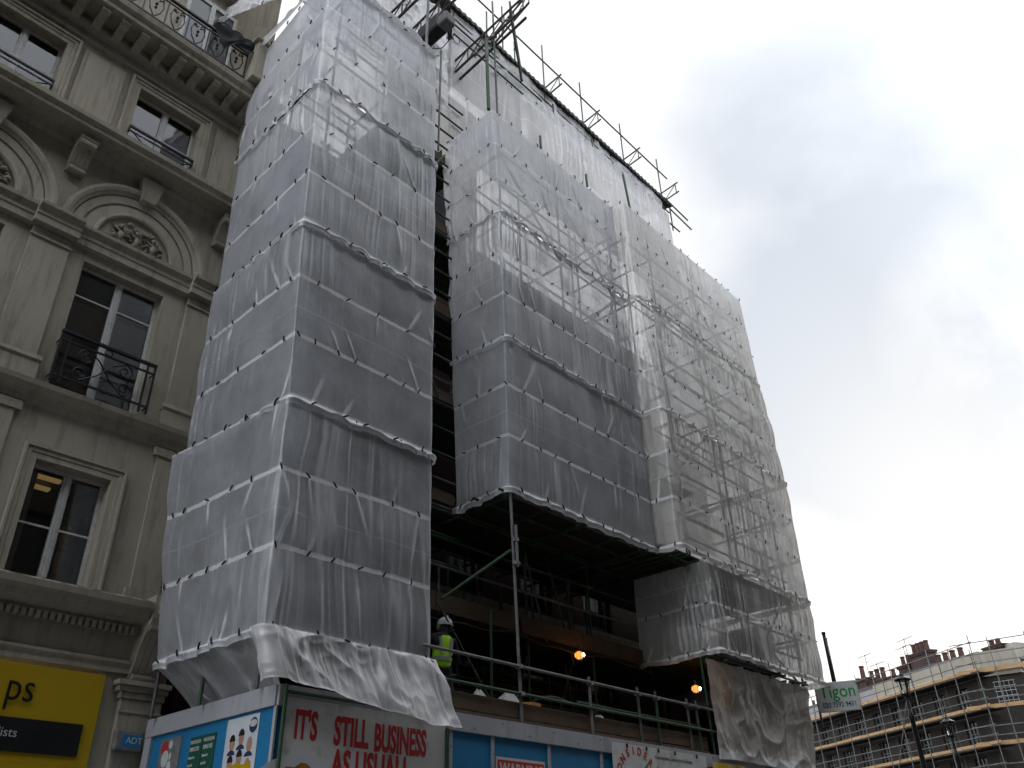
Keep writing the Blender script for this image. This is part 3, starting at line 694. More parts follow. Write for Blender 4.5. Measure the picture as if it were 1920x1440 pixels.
for h in wins:
    f = MB(); a, b, c, d_ = h
    f.box(a, a+.07, 12.2, 12.28, c, d_); f.box(b-.07, b, 12.2, 12.28, c, d_); f.box(a+.07, b-.07, 12.2, 12.28, d_-.07, d_); f.box(a+.07, b-.07, 12.2, 12.28, c, c+.08); f.box(a+.07, b-.07, 12.2, 12.27, (c+d_)/2-.03, (c+d_)/2+.03)
    o = f.build('window', 'grey', mbld, matrix=mi); MB().box(a+.07, b-.07, 12.235, 12.24, c+.08, d_-.07).build('pane', 'glass', o)
for zz in (3.45, 6.6, 9.6, 12.5, 15.3): MB().prism([(12.048, zz), (11.95, zz+.02), (11.9, zz+.12), (11.9, zz+.2), (12.048, zz+.24)], 5.9, 19.75).build('string_course', 'stone', mbld, matrix=mi)
MB().box(9.2, 12.2, 12.06, 12.4, 16.01, 21.0).build('added_dark_backing', 'slate', mbld, matrix=mi)  # added dark slab that stops sky showing through the scaffold gap
MB().add([(5.9, 12.1, 16.0), (20.2, 12.1, 16.0), (20.2, 14.6, 18.6), (5.9, 14.6, 18.6), (5.9, 24, 18.6), (20.2, 24, 18.6), (5.9, 24, 16.0), (20.2, 24, 16.0)],
         [(0, 1, 2, 3), (3, 2, 5, 4), (0, 3, 4, 6), (1, 7, 5, 2), (4, 5, 7, 6)]).build('roof', 'lead', mbld, matrix=mi)

# ================================================================== HOARDING
YF = 8.74; XH = 5.62; HT = 3.72
ho = thing('site_hoarding', 'blue plywood site hoarding with white timber frame at street level', 'hoarding', (12, YF, 0))
hi = Matrix.Translation(-ho.location)
xb = [XH+.02, 8.30, 9.10, 10.30, 11.56, 12.8, 14.05, 15.3, 16.55, 17.8, 19.05, 20.2]
for a, b in zip(xb, xb[1:]): MB().box(a+.012, b-.012, YF, YF+.02, .1, HT-.2).build('panel', 'blue', ho, matrix=hi)
for a in xb[1:]: MB().box(a-.03, a+.03, YF-.022, YF-.001, .1, HT-.231).build('batten', 'white', ho, matrix=hi, bevel=.003)
MB().box(XH-.02, 20.2, YF-.045, YF-.001, HT-.23, HT).build('top_board', 'white', ho, matrix=hi, bevel=.004)
MB().box(XH, XH+.02, YF+.03, 11.62, .1, HT-.2).build('panel', 'blue', ho, matrix=hi)
MB().box(XH-.045, XH-.001, YF+.0, 11.74, HT-.23, HT).build('top_board', 'white', ho, matrix=hi, bevel=.004)
MB().box(XH-.04, XH-.001, 11.57, 11.74, .1, HT-.231).build('batten', 'white', ho, matrix=hi, bevel=.004)
MB().box(XH-.025, XH-.001, YF-.02, YF+.03, .1, HT-.231).build('batten', 'white', ho, matrix=hi)
MB().box(XH, 20.2, YF+.04, YF+.2, HT-.1, HT-.02).build('capping', 'timber', ho, matrix=hi)

mb = MB(); rs = random.Random(9)
for a in xb[1:]:
    for z_ in (3.3, 2.9, 2.5): mb.lathe((0, 0, 0), [(0, 0)], 3) if False else mb.obox((a+rs.uniform(-.012, .012), YF-.024, z_+rs.uniform(-.04, .04)), (.008, 0, 0), (0, .003, 0), (0, 0, .008))
for k in range(26): mb.obox((XH+.3+k*.56, YF-.047, HT-.06-(k % 2)*.11), (.009, 0, 0), (0, .003, 0), (0, 0, .009))
mb.build('screw_heads', 'rust', ho, matrix=hi)
# posters -- every one a thing
def poster_front(name, label, cat, x0, x1, z0, z1, mat, y=YF-.03, th=.006):
    t = thing(name, label, cat, ((x0+x1)/2, y, z0))
    MB().box(x0, x1, y-th, y, z0, z1).build('sheet', mat, t, matrix=Matrix.Translation(-t.location)); return t, Matrix.Translation(-t.location)
t, ti = poster_front('advert_banner', 'large white advert banner reading ITS STILL BUSINESS AS USUAL in red', 'banner', 5.70, 8.16, 1.9, 3.59, 'banner', YF-.05)
yt = YF-.058
text('lettering', "IT'S", .42, 'red', t, ti @ face_front(5.83, yt, 3.17), .50, bold=.014)
text('lettering', "STILL", .43, 'red', t, ti @ face_front(6.38, yt, 3.15), .52, bold=.014)
text('lettering', "BUSINESS", .43, 'red', t, ti @ face_front(6.98, yt, 3.13), .475, bold=.014)
text('lettering', "AS USUAL!", .43, 'red', t, ti @ face_front(6.38, yt, 2.79), .56, bold=.014)
# food picture in the lower corner: round white plate with a heap of food
mb = MB(); n = 30; mb.add([(6.0+.62*math.cos(a), yt, 2.66+.34*math.sin(a)) for a in np.linspace(0, 2*PI, n, endpoint=False)], [tuple(range(n))]); mb.build('picture', 'paper', t, matrix=ti)
mb = MB(); mb.add([(6.0+(.36+.04*math.sin(a*7))*math.cos(a), yt-.002, 2.66+(.24+.03*math.sin(a*9))*math.sin(a)) for a in np.linspace(0, 2*PI, n, endpoint=False)], [tuple(range(n))]); mb.build('picture', 'orange', t, matrix=ti)
mb = MB(); mb.add([(7.75+(.3+.03*math.sin(a*5))*math.cos(a), yt, 2.72+.16*math.sin(a)) for a in np.linspace(0, 2*PI, n, endpoint=False)], [tuple(range(n))]); mb.build('picture', 'grey', t, matrix=ti)
bf = thing('banner_frame', 'green steel tubes framing the large advert banner', 'frame', (5.66, YF-.08, 0))
tube('tube', (0, 0, .1), (0, 0, 3.72), bf, 'tube_green', .024); tube('tube', (0, .0, 3.64), (2.5, 0, 3.64), bf, 'tube_green', .02); tube('tube', (2.52, 0, .1), (2.52, 0, 3.5), bf, 'tube_green', .02)
t, ti = poster_front('warning_sign', 'red and white warning sign on the blue hoarding', 'sign', 9.17, 10.20, 2.35, 3.24, 'banner', YF-.002)
MB().box(9.20, 10.17, YF-.014, YF-.009, 2.98, 3.205).build('red_panel', 'red', t, matrix=ti)
text('lettering', 'WARNING', .225, 'pale', t, ti @ face_front(9.24, YF-.016, 3.01), .84, bold=.006)
t, ti = poster_front('scheme_banner', 'white banner with a green tick and curved red lettering', 'banner', 11.80, 14.62, 2.5, 3.66, 'banner', YF-.05)
yt = YF-.060
for k, ch in enumerate('CONSIDERATE'):
    a = math.radians(168-k*17.5); r = .50
    mx = ti @ face_front(12.45+math.cos(a)*r, yt, 3.03+math.sin(a)*r*.98) @ Matrix.Rotation(a-PI/2, 4, 'Z')
    text('lettering', ch, .17, 'red', t, mx, .9, bold=.004, align='CENTER')
mb = MB(); mb.add([(12.22, yt, 3.22), (12.30, yt, 3.24), (12.44, yt, 2.98), (12.66, yt, 3.34), (12.80, yt, 3.44), (12.60, yt, 3.10), (12.44, yt, 2.74), (12.38, yt, 2.74)], [(0, 1, 2, 7), (2, 3, 4, 5), (2, 5, 6, 7)]).build('tick_mark', 'tgreen', t, matrix=ti)
text('lettering', 'Improving the image', .24, 'crimson', t, ti @ face_front(13.02, yt, 3.22), .70, bold=.004)
text('lettering', 'of Construction', .24, 'crimson', t, ti @ face_front(13.02, yt, 2.95), .70, bold=.004)
text('lettering', 'Considerate Constructors Scheme', .085, 'grey', t, ti @ face_front(13.0, yt, 3.50), .95)
mb = MB()
for xx in (12.2, 12.75, 13.1, 13.6, 14.3): mb.lathe((0, 0, 0), [(.0, 0)], 3) if False else mb.obox((xx, yt-.01, 3.63), (.012, 0, .004), (0, .01, 0), (-.006, 0, .03))
mb.build('cable_tie', 'tie', t, matrix=ti)
yb_ = thing('yellow_banner', 'plain yellow banner tied along the hoarding under the grey sheet', 'banner', (16.6, YF-.06, 2.6))
n_ = 60; vs = []; fs = []
for i in range(n_+1):
    for k in range(12):
        x = 14.78+i/n_*4.0; z = 3.60-.95*k/11; vs.append((x-16.6, -.02+.02*math.sin(x*4+k*.4)+.012*math.sin(x*11), z-2.6-.02*abs(math.sin(x*2.6))*(k == 0)))
for i in range(n_):
    for k in range(11): fs.append((i*12+k, i*12+k+1, (i+1)*12+k+1, (i+1)*12+k))
MB().add(vs, fs).build('vinyl', 'yellow', yb_, smooth=True)
# side posters facing left
def poster_left(name, label, y0, y1, z0, z1, mat, cat='poster'):
    t = thing(name, label, cat, (XH-.004, (y0+y1)/2, z0)); ti = Matrix.Translation(-t.location)
    MB().box(XH-.010, XH-.004, y0, y1, z0, z1).build('sheet', mat, t, matrix=ti); return t, ti
xt = XH-.012
t, ti = poster_left('photo_poster', 'white poster of passport style portraits with yellow flash', 9.06, 9.74, 2.62, 3.46, 'paper')
def ell(mb, cy, cz, ry, rz, x=xt, n=20, a0=0, a1=2*PI):
    pts = [(x, cy-ry*math.cos(a), cz+rz*math.sin(a)) for a in np.linspace(a0, a1, n, endpoint=(a1-a0 < 6))]
    mb.add(pts, [tuple(range(len(pts)))])
for r in range(3):
    for c_ in range(3):
        cy = 9.58-c_*.185; cz = 3.18-r*.225+(c_ == 1)*.045-(c_ == 2)*.045
        hd = MB(); ell(hd, cy, cz, .056, .085); hd.build('portrait', 'skin', t, matrix=ti)
        hr = MB(); ell(hr, cy, cz+.025, .062, .075, xt-.0015, 16, 0, PI)
        if c_ != 2 or r == 2: hr.build('portrait_hair', 'hair', t, matrix=ti)
        sh = MB(); ell(sh, cy, cz-.125, .085, .055, xt-.001, 14, 0, PI); sh.build('portrait_collar', 'navy', t, matrix=ti)
mb = MB(); ell(mb, 9.17, 3.34, .085, .085); mb.build('round_emblem', 'navy', t, matrix=ti); mb = MB(); ell(mb, 9.17, 3.36, .075, .04, xt-.002); mb.build('emblem_centre', 'pale', t, matrix=ti)
mb = MB(); mb.add([(xt-.003, 9.78, 2.86), (xt-.003, 9.55, 2.93), (xt-.003, 9.42, 2.97), (xt-.003, 9.3, 2.93), (xt-.003, 9.14, 2.96), (xt-.003, 9.1, 2.62), (xt-.003, 9.78, 2.62)], [tuple(range(7))]); mb.build('yellow_flash', 'yellow', t, matrix=ti)
for q, (y0, y1) in enumerate(((10.27, 10.56), (9.97, 10.25))):
    t, ti = poster_left('green_poster', ('dark green photo service poster nearer the white post' if q == 0 else 'dark green photo service poster nearer the portraits poster'), y0, y1, 2.6, 3.36, 'dgreen')
    for k, (s_, sz) in enumerate((('PHOTOS IN', .058), ('MINUTES', .068), ('Photos for', .042), ('visa & id', .042), ('MADE & FOR', .045), ('any country', .042), ('passport', .062), ('passport', .055))):
        text('lettering', s_, sz, 'pale', t, ti @ face_left(xt-.001, y1-.015, 3.28-k*.085), .78, bold=.0015)
t, ti = poster_left('menu_poster', 'faded poster with a red corner and a white printed figure', 10.80, 11.32, 2.6, 3.42, 'grey')
rnd = random.Random(3)
for k, (cy, cz, ry, rz, m_) in enumerate(((11.2, 3.32, .09, .08, 'red'), (11.05, 3.34, .05, .05, 'pale'), (11.15, 3.18, .09, .1, 'pale'), (11.02, 3.20, .03, .045, 'pale'), (11.02, 3.02, .06, .13, 'paper'), (11.2, 2.95, .1, .06, 'black'), (10.88, 2.86, .07, .1, 'orange'), (11.18, 2.8, .1, .08, 'pale'))):
    mb = MB(); ell(mb, cy, cz, ry, rz, xt-.001*k-.0005); mb.build('print', m_, t, matrix=ti)

# ================================================================== SCAFFOLDING
def scaffold(label, xs, ys, z0, z1, levels, fronts, braces=(), decks=(), mat='tube', rails=True, ybk=None, loc=None, deckz=None, cps=True):
    t = thing('scaffolding', label, 'scaffolding', loc or (xs[0], ys[0], z0), 0, 'scaffolding bays along the building front')
    i_ = Matrix.Translation(-Vector(t.location)); off = -Vector(t.location)
    def T(n, a, b, m=mat, r=.0242): return tube(n, Vector(a)+off, Vector(b)+off, t, m, r)
    for x in xs:
        for y in ys: T('standard', (x+random.uniform(-.01, .01), y, z0), (x+random.uniform(-.02, .02), y, z1+random.uniform(-.05, .1)), random.choice((mat, mat, 'tube_green')))
    for z in levels:
        for y in ys: T('ledger', (xs[0]-.12, y-.05, z), (xs[-1]+.12, y-.05, z), random.choice((mat, 'tube_steel', 'tube_green')))
        for x in xs: T('transom', (x+.05, ys[0]-.07, z+.05), (x+.05, ys[-1]+.15, z+.05), random.choice((mat, 'tube_green')))
    if rails:
        for z in levels[:-1]: T('guard_rail', (xs[0]-.1, ys[0]-.05, z+1.0), (xs[-1]+.1, ys[0]-.05, z+1.0)); T('guard_rail', (xs[0]-.1, ys[0]-.05, z+.55), (xs[-1]+.1, ys[0]-.05, z+.55))
        for z in levels[:-1]: T('guard_rail', (xs[-1]+.05, ys[0]-.1, z+1.0), (xs[-1]+.05, ys[-1]+.1, z+1.0))
    for a, b in braces: T('brace', a, b)
    if cps:
        n = 0
        for z in levels:
            for x in xs:
                if n < 60: coupler(Vector((x, ys[0], z))+off, t); n += 1
    for (xa, xb_, ya, yb2, z) in decks:
        mb = MB(); k = int((yb2-ya)/.235)
        for q in range(k):
            y = ya+q*(yb2-ya)/k
            mb.box(xa, xb_, y+.006, y+(yb2-ya)/k-.006, z+.08, z+.118)
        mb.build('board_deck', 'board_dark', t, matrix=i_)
    return t, T, i_
LV = [7.39, 9.44, 11.47, 13.47, 15.45]
# tower on the left
z = [4.31, 6.35, 8.39, 10.40, 12.44, 14.60, 16.45]
scaffold('scaffolding inside the tall left sheeted tower', [5.5, 7.55], [9.02, 10.3, 11.5], 3.7, 16.7, z, None,
         braces=[((5.5, 8.98, 4.4), (7.5, 8.98, 6.3)), ((5.5, 8.98, 8.4), (7.5, 8.98, 10.4)), ((5.55, 9, 12.4), (5.55, 11.5, 14.6)), ((5.55, 9, 6.4), (5.55, 11.5, 8.4))],
         decks=[(5.45, 7.7, 9.05, 11.6, q) for q in z[:4]])
# middle block and the void beside it
_, T, i_ = scaffold('scaffolding of the recessed centre with open lower lifts over the hoarding', [9.76, 11.7, 13.68], [8.98, 10.15], 7.3, 16.45, LV, None,
         braces=[((9.75, 8.95, 9.5), (11.7, 8.95, 11.5)), ((11.7, 8.95, 13.5), (9.8, 8.95, 15.4)), ((9.76, 9, 13.5), (9.76, 10.2, 15.4)), ((11.75, 8.95, 11.5), (13.6, 8.95, 13.5)), ((13.7, 8.95, 13.5), (11.8, 8.95, 15.45))],
         decks=[(9.6, 13.8, 9.0, 11.8, 7.39), (9.6, 13.8, 10.2, 11.8, 9.44), (9.6, 13.8, 10.2, 11.8, 11.47), (9.6, 13.8, 10.6, 11.8, 13.47)])
# open lower bay, with rails, toe boards and raking tubes
lo = thing('scaffolding', 'open dark scaffolding bay above the hoarding with toe boards and guard rails', 'scaffolding', (11.3, 8.74, 3.72), 0, 'scaffolding bays along the building front')
of = -Vector(lo.location)
def L_(n, a, b, m='tube', r=.0242): return tube(n, Vector(a)+of, Vector(b)+of, lo, m, r)
for (a, b, m_) in (((9.74, 8.74, 3.55), (9.60, 8.74, 7.42), 'tube_steel'), ((11.38, 8.72, 3.5), (11.36, 8.72, 4.60), 'tube_steel'), ((12.72, 8.72, 3.5), (12.70, 8.72, 4.62), 'tube'), ((13.27, 8.72, 3.5), (13.24, 8.72, 4.62), 'tube_green'), ((14.28, 8.72, 3.5), (14.25, 8.72, 4.62), 'tube'), ((14.58, 8.72, 3.5), (14.56, 8.72, 4.62), 'tube_green'),
                  ((8.75, 10.2, 3.7), (8.72, 10.2, 7.4), 'tube_green'), ((11.6, 10.2, 3.7), (11.55, 10.2, 7.5), 'tube_green'), ((13.5, 10.2, 3.7), (13.45, 10.2, 7.5), 'tube_green'), ((10.0, 9.6, 3.7), (10.0, 9.6, 5.6), 'tube_green'),
                  ((8.3, 11.7, 3.7), (8.3, 11.7, 8.0), 'tube'), ((10.1, 11.7, 3.7), (10.1, 11.7, 8.0), 'tube'), ((12.5, 11.7, 3.7), (12.5, 11.7, 8.0), 'tube'), ((14.8, 11.7, 3.7), (14.8, 11.7, 8.0), 'tube'), ((15.05, 8.74, 3.6), (15.0, 8.74, 5.6), 'tube_green')):
    L_('standard', a, b, m_)
for z, x0, x1, m_ in ((4.51, 7.7, 15.1, 'tube_steel'), (4.12, 7.7, 15.1, 'tube_green')): L_('guard_rail', (x0, 8.69, z), (x1, 8.69, z), m_)
for z in (4.25, 3.98): L_('guard_rail', (11.38, 9.0, z), (15.1, 9.0, z), 'tube_green')
for z in (6.35, 6.85, 7.35): L_('ledger', (7.7, 10.15, z), (15.1, 10.15, z), 'tube_steel' if z < 6.5 else 'tube_green')
for z in (5.5, 7.35): L_('ledger', (7.7, 11.65, z), (15.1, 11.65, z), 'tube_green')
L_('ledger', (9.4, 8.80, 7.34), (15.0, 8.80, 7.34), 'tube_green'); L_('ledger', (9.4, 9.4, 7.36), (15.0, 9.4, 7.36), 'tube_green')
for x in (9.7, 10.6, 11.6, 12.6, 13.5, 14.0, 14.2, 14.4, 14.8): L_('transom', (x, 8.35 if x > 13.8 else 8.7, 7.30), (x, 11.9, 7.30), 'tube_green')
L_('brace', (8.62, 9.3, 5.45), (9.66, 8.8, 6.35), 'tube_green', .027)
L_('brace', (12.3, 10.3, 7.3), (13.0, 10.3, 5.3), 'tube'); L_('brace', (11.9, 10.5, 7.3), (12.5, 10.5, 5.6), 'tube_steel'); L_('brace', (8.7, 9.5, 5.5), (10.1, 9.5, 3.9), 'tube', .015)
L_('brace', (12.2, 11.4, 5.6), (14.0, 11.4, 3.8), 'tube')
for x, z in ((9.66, 4.51), (9.68, 4.12), (9.66, 6.1), (9.65, 6.5), (11.37, 4.5), (12.7, 4.5), (13.25, 4.5), (14.25, 4.5), (14.56, 4.5)): coupler(Vector((x, 8.72, z))+of, lo)
for x, z in ((8.75, 6.36), (8.75, 6.86), (11.56, 6.36), (11.56, 6.86), (13.46, 6.36), (13.46, 6.86), (8.75, 5.55)): coupler(Vector((x, 10.18, z))+of, lo)
rc = random.Random(21)
for k in range(16):
    x = 8.0+k*.43+rc.uniform(-.12, .12); y = rc.uniform(10.5, 11.5); zt = rc.uniform(5.0, 5.4)
    L_('prop', (x, y, 3.55), (x+rc.uniform(-.05, .05), y, zt), rc.choice(('tube', 'tube_green', 'tube_rust')), rc.choice((.02, .0242, .03)))
for k in range(12):
    x = 8.0+k*.58+rc.uniform(-.12, .12); y = rc.uniform(10.6, 11.5)
    L_('prop', (x, y, 5.56), (x+rc.uniform(-.08, .08), y, rc.uniform(6.4, 7.3)), rc.choice(('tube', 'tube_steel', 'tube_green')), .022)
for k in range(6):
    x = 8.6+k*1.05; L_('brace', (x, 10.9, 3.7), (x+rc.uniform(-.9, .9), 10.6, 5.4), 'tube', .02)
for k in range(5): L_('ledger', (7.7, 10.6+k*.2, 4.1+k*.28), (15.1, 10.6+k*.2, 4.1+k*.28), 'tube')
# spliced sleeve on the front standard
L_('sleeve', (9.69, 8.70, 6.05), (9.67, 8.70, 6.75), 'tube_steel', .026)
li = Matrix.Translation(of)
bx = [7.6, 9.70, 11.38, 12.72, 13.3, 14.28, 14.9]
for a, b in zip(bx, bx[1:]):
    j = random.uniform(-.012, .012)
    MB().box(a+.01, b-.01, YF+.02, YF+.058, 3.80+j, 4.025+j).build('toe_board', 'timber', lo, matrix=li, bevel=.004)
    MB().box(a+.005, b-.005, YF-.0, YF+.10, 3.735, 3.775).build('deck_edge_board', 'timber', lo, matrix=li)
bx = [7.7, 9.2, 11.1, 11.28, 13.0, 15.0]
for a, b in zip(bx, bx[1:]):
    if b-a > .3: MB().box(a+.01, b-.01, 10.06, 10.10, 5.56, 5.86).build('toe_board', 'timber', lo, matrix=li)
mb = MB()
for q in range(8): mb.box(7.6, 15.1, 10.12+q*.235, 10.12+q*.235+.225, 5.50, 5.54)
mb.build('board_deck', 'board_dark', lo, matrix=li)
mb = MB()
for q in range(13): mb.box(5.7, 20, 8.82+q*.235, 8.82+q*.235+.225, 3.48, 3.52)
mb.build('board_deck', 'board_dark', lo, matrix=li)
# gap between tower and middle block: inner ledgers and boards
gp = thing('scaffolding', 'narrow open scaffolding gap between the tall tower and middle block', 'scaffolding', (8.6, 10.2, 7.4), 0, 'scaffolding bays along the building front')
og = -Vector(gp.location); k = 0
for z in np.arange(6.4, 18.0, .51):
    k += 1
    tube('ledger', Vector((7.5, 10.15, z))+og, Vector((9.8, 10.15, z))+og, gp, random.choice(('tube', 'tube_green')))
for z in (7.55, 9.6, 11.6, 13.7, 15.7): MB().box(7.5, 9.75, 10.22, 10.26, z, z+.22).build('toe_board', 'timber', gp, matrix=Matrix.Translation(og))
for z in (7.5, 9.55, 11.55, 13.65, 15.65):
    mb = MB()
    for q in range(7): mb.box(7.5, 9.75, 10.27+q*.235, 10.27+q*.235+.225, z-.05, z-.01)
    mb.build('board_deck', 'board_dark', gp, matrix=Matrix.Translation(og))
for x in (8.85, 7.9): tube('standard', Vector((x, 10.2, 3.8))+og, Vector((x, 10.2, 19.3))+og, gp, 'tube')
for a, b in (((7.9, 10.1, 13.6), (9.2, 10.1, 15.8)), ((9.2, 10.1, 9.5), (8.0, 10.1, 11.6)), ((9.2, 10.4, 16), (8.1, 10.4, 18))): tube('brace', Vector(a)+og, Vector(b)+og, gp, 'tube')
# right block
z = [5.55, 7.39, 9.44, 11.47, 13.47, 15.45]
rt, TR, ri = scaffold('scaffolding inside the right hand sheeted block', [15.1, 17.2, 19.35], [8.72, 10.0], 5.40, 16.4, z, None,
         braces=[((15.1, 8.78, 9.5), (17.2, 8.78, 11.4)), ((19.3, 8.78, 13.5), (17.2, 8.78, 15.4)), ((19.3, 8.8, 5.6), (19.3, 10, 7.4)), ((17.2, 8.78, 5.6), (19.2, 8.78, 7.4)), ((19.3, 8.8, 11.5), (19.3, 10, 13.4))],
         decks=[(13.9, 19.4, 8.6, 11.8, 7.39), (13.9, 16.5, 9.2, 11.8, 9.44), (15, 18.2, 8.6, 11.8, 5.47), (13.9, 15.5, 10.0, 11.8, 11.47)])
for x in (13.98,):
    for y in (8.75, 10.2): TR('standard', (x, y, 7.3), (x, y, 16.5))
for z_ in (7.39, 9.44, 11.47, 13.47, 15.45): TR('ledger', (13.9, 8.72, z_), (15.1, 8.72, z_)); TR('transom', (14.0, 8.62, z_+.05), (14.0, 10.3, z_+.05))
# structural beam, loose couplers on the lowest lift of right block
mb = MB(); rnd = random.Random(5)
for k in range(26):
    x = 15.1+rnd.uniform(0, 4.2); mb.obox((x, 8.6+rnd.uniform(0, .4), 5.52+rnd.uniform(-.05, .09)), (.05+rnd.uniform(0, .06), 0, .02), (0, .04, 0), (.01, 0, .03))
mb.build('stacked_fittings', 'tube_green', rt, matrix=ri)
# top tier under the temporary roof
tt = thing('scaffolding', 'upper scaffolding tier carrying the temporary roof with outrigger beams', 'scaffolding', (12, 10.2, 16.4), 0, 'scaffolding bays along the building front')
ot = -Vector(tt.location)
def U_(n, a, b, m='tube_green', r=.0242): return tube(n, Vector(a)+ot, Vector(b)+ot, tt, m, r)
def lbeam(a, b, h, m='tube_rust', every=.55, vert=Vector((0, 0, 1))):
    a, b = Vector(a), Vector(b); L = (b-a).length; nn = max(2, int(L/every))
    U_('beam_chord', a, b, m, .032); U_('beam_chord', a+vert*h, b+vert*h, m, .028)
    for k in range(nn+1):
        p = a+(b-a)*(k/nn); U_('beam_strut', p, p+vert*h, m, .018)
        if k < nn: q = a+(b-a)*((k+1)/nn); U_('beam_strut', p, q+vert*h, m, .014)
for x, zt in ((13.38, 23.85), (15.2, 23.75), (17.3, 23.55), (19.45, 23.5)):
    U_('roof_post', (x, 10.42, 20.3), (x, 10.42, zt), 'tube')
    for zz in (21.52, 21.92): U_('outrigger', (x, 11.2, zz-.1), (x-.02, 9.75, zz+.02), 'tube_green')
    U_('outrigger_strut', (x-.02, 9.85, 21.5), (x-.02, 9.85, 21.96), 'tube', .018); U_('outrigger_strut', (x, 10.4, 21.45), (x, 9.9, 21.9), 'tube', .014)
    U_('roof_hanger', (x-.12, 10.35, 20.2), (x-.12, 10.35, 21.5)); U_('roof_hanger', (x+.2, 10.3, 20.3), (x+.2, 10.3, 21.3))
for x, zt in ((11.6, 23.9), (12.1, 22.8), (10.95, 23.0)): U_('roof_post', (x, 10.42, 20.5), (x, 10.42, zt), 'tube')
U_('roof_rail', (9.5, 10.36, 23.1), (19.9, 10.36, 22.85), 'tube')
U_('roof_rail', (9.5, 10.2, 20.42), (19.6, 10.05, 20.05)); U_('roof_rail', (9.5, 10.32, 21.25), (19.6, 10.32, 21.05)); U_('roof_rail', (5.0, 10.25, 20.9), (13, 10.25, 20.9)); U_('roof_rail', (18.8, 10.0, 21.0), (20.2, 10.0, 20.9)); U_('roof_rail', (18.9, 9.9, 20.5), (20.15, 9.9, 20.4))
for x in np.arange(9.6, 19.7, .85): U_('roof_strut', (x, 10.34, 20.4), (x, 10.34, 21.5), 'tube_green', .02)
# hoist outriggers
lbeam((9.6, 10.4, 19.05), (9.6, 7.95, 19.32), .42); lbeam((9.75, 10.4, 18.9), (9.75, 8.0, 19.18), .02)
lbeam((8.0, 10.3, 18.45), (8.0, 7.3, 18.7), .45); lbeam((7.2, 9.95, 18.05), (7.2, 7.2, 18.15), .45)
lbeam((11.05, 10.6, 21.4), (11.0, 8.9, 21.95), .40); lbeam((10.1, 8.8, 20.6), (12.1, 10.2, 20.9), .35, 'tube_green')
U_('roof_post', (9.3, 8.82, 16.35), (9.25, 8.82, 18.7), 'tube_green', .04); U_('roof_post', (9.72, 8.95, 16.6), (9.62, 8.95, 20.6), 'tube'); U_('roof_post', (7.47, 8.85, 16.4), (7.47, 8.85, 19.8), 'tube_steel', .03)
U_('roof_post', (9.0, 10.1, 15.8), (9.0, 10.1, 19.2), 'tube')
for a in ((9.6, 9.5, 19.1), (9.6, 8.9, 19.2), (9.3, 8.82, 18.6), (9.6, 10.3, 19.1), (10.9, 9.6, 21.8), (11.3, 9.7, 21.1)): coupler(Vector(a)+ot, tt)
for x in (11.02, 12.75): U_('roof_post', (x, 8.8, 16.45), (x, 8.8, 16.85), 'tube_green', .03)
U_('roof_post', (14.2, 8.55, 16.5), (14.15, 8.6, 17.7), 'tube_green', .03)
# temporary corrugated roof
n_ = 320; vs = []; fs = []
for i in range(n_+1):
    x = 4.0+i/n_*15.7; dz = .03*math.sin(i*PI/2+.4)
    for (yy, zz) in ((10.22, 21.50), (10.22, 21.62), (12.6, 22.3), (12.6, 22.2)): vs.append((x, yy, zz+dz*(1 if yy < 11 else 1)-(x-12)*.025))
for i in range(n_):
    for k in range(4): fs.append((i*4+k, i*4+(k+1) % 4, (i+1)*4+(k+1) % 4, (i+1)*4+k))
tr_ = thing('temporary_roof', 'dark corrugated temporary roof over the top of the scaffolding', 'roof', (12, 11, 21.5))
MB().add(vs, fs).build('corrugated_sheets', 'corrug', tr_, matrix=Matrix.Translation(-tr_.location))
# hoist motor
hm = thing('hoist_motor', 'black cable hoist motor hanging beneath the roof outriggers', 'hoist', (7.95, 9.2, 18.15))
MB().box(-.16, .16, -.32, .38, -.30, .16).build('casing', 'iron', hm, bevel=.05)
MB().tube([(0, -.45, -.35), (0, -.5, -.1), (0, -.35, .2), (0, .1, .35), (0, .45, .3), (0, .5, 0)], .05, 10).build('drum_guard', 'iron', hm, smooth=True)
MB().box(-.20, .1, -.62, -.34, -.42, -.12).build('gearbox', 'grey', hm, bevel=.04)
MB().tube([(.1, -.3, -.25), (.15, -.5, -.55), (.1, -.2, -.75), (.12, .1, -.5), (.1, .3, -.2)], .012, 6).build('cable', 'iron', hm)

# ================================================================== PLASTIC SHEETS
# tower, four strips (back-left, corner, front right)
def tw(xl, yl, xc, xr): return [(xl, yl), (xc, YF), (xr, YF), (xr+.05, YF+.12)]
film('lowest clear strip of the left tower sheeting, above the crumpled white skirt', 'plastic sheet', tw(5.28, 11.15, 5.33, 7.90), tw(5.06, 11.45, 5.25, 7.84), 4.31, 7.37, 'film_tower', 11, pleat=.7, puckers=1.1)
film('second clear strip from the bottom of the left tower sheeting', 'plastic sheet', tw(5.24, 11.38, 5.26, 7.84), tw(5.13, 11.30, 5.12, 7.79), 7.37, 10.40, 'film_tower', 23, pleat=.8)
film('third clear strip from the bottom of the left tower sheeting', 'plastic sheet', tw(5.26, 11.45, 5.12, 7.79), tw(5.13, 11.35, 5.06, 7.71), 10.40, 13.49, 'film_tower', 37, pleat=.7)
film('topmost clear strip of the left tower sheeting beside the balcony pier', 'plastic sheet', tw(5.15, 11.4, 5.05, 7.71), tw(5.18, 11.5, 5.0, 7.62), 13.49, 16.5, 'film_tower', 41, pleat=.9)
film('pale inclined sheet closing the head of the left tower', 'plastic sheet', tw(5.08, 11.5, 5.0, 7.6), [(5.25, 12.0), (5.35, 10.1), (7.9, 10.1), (7.95, 10.2)], 16.5, 17.5, 'film_top', 43, pleat=.6, ties=False, hem=.04)
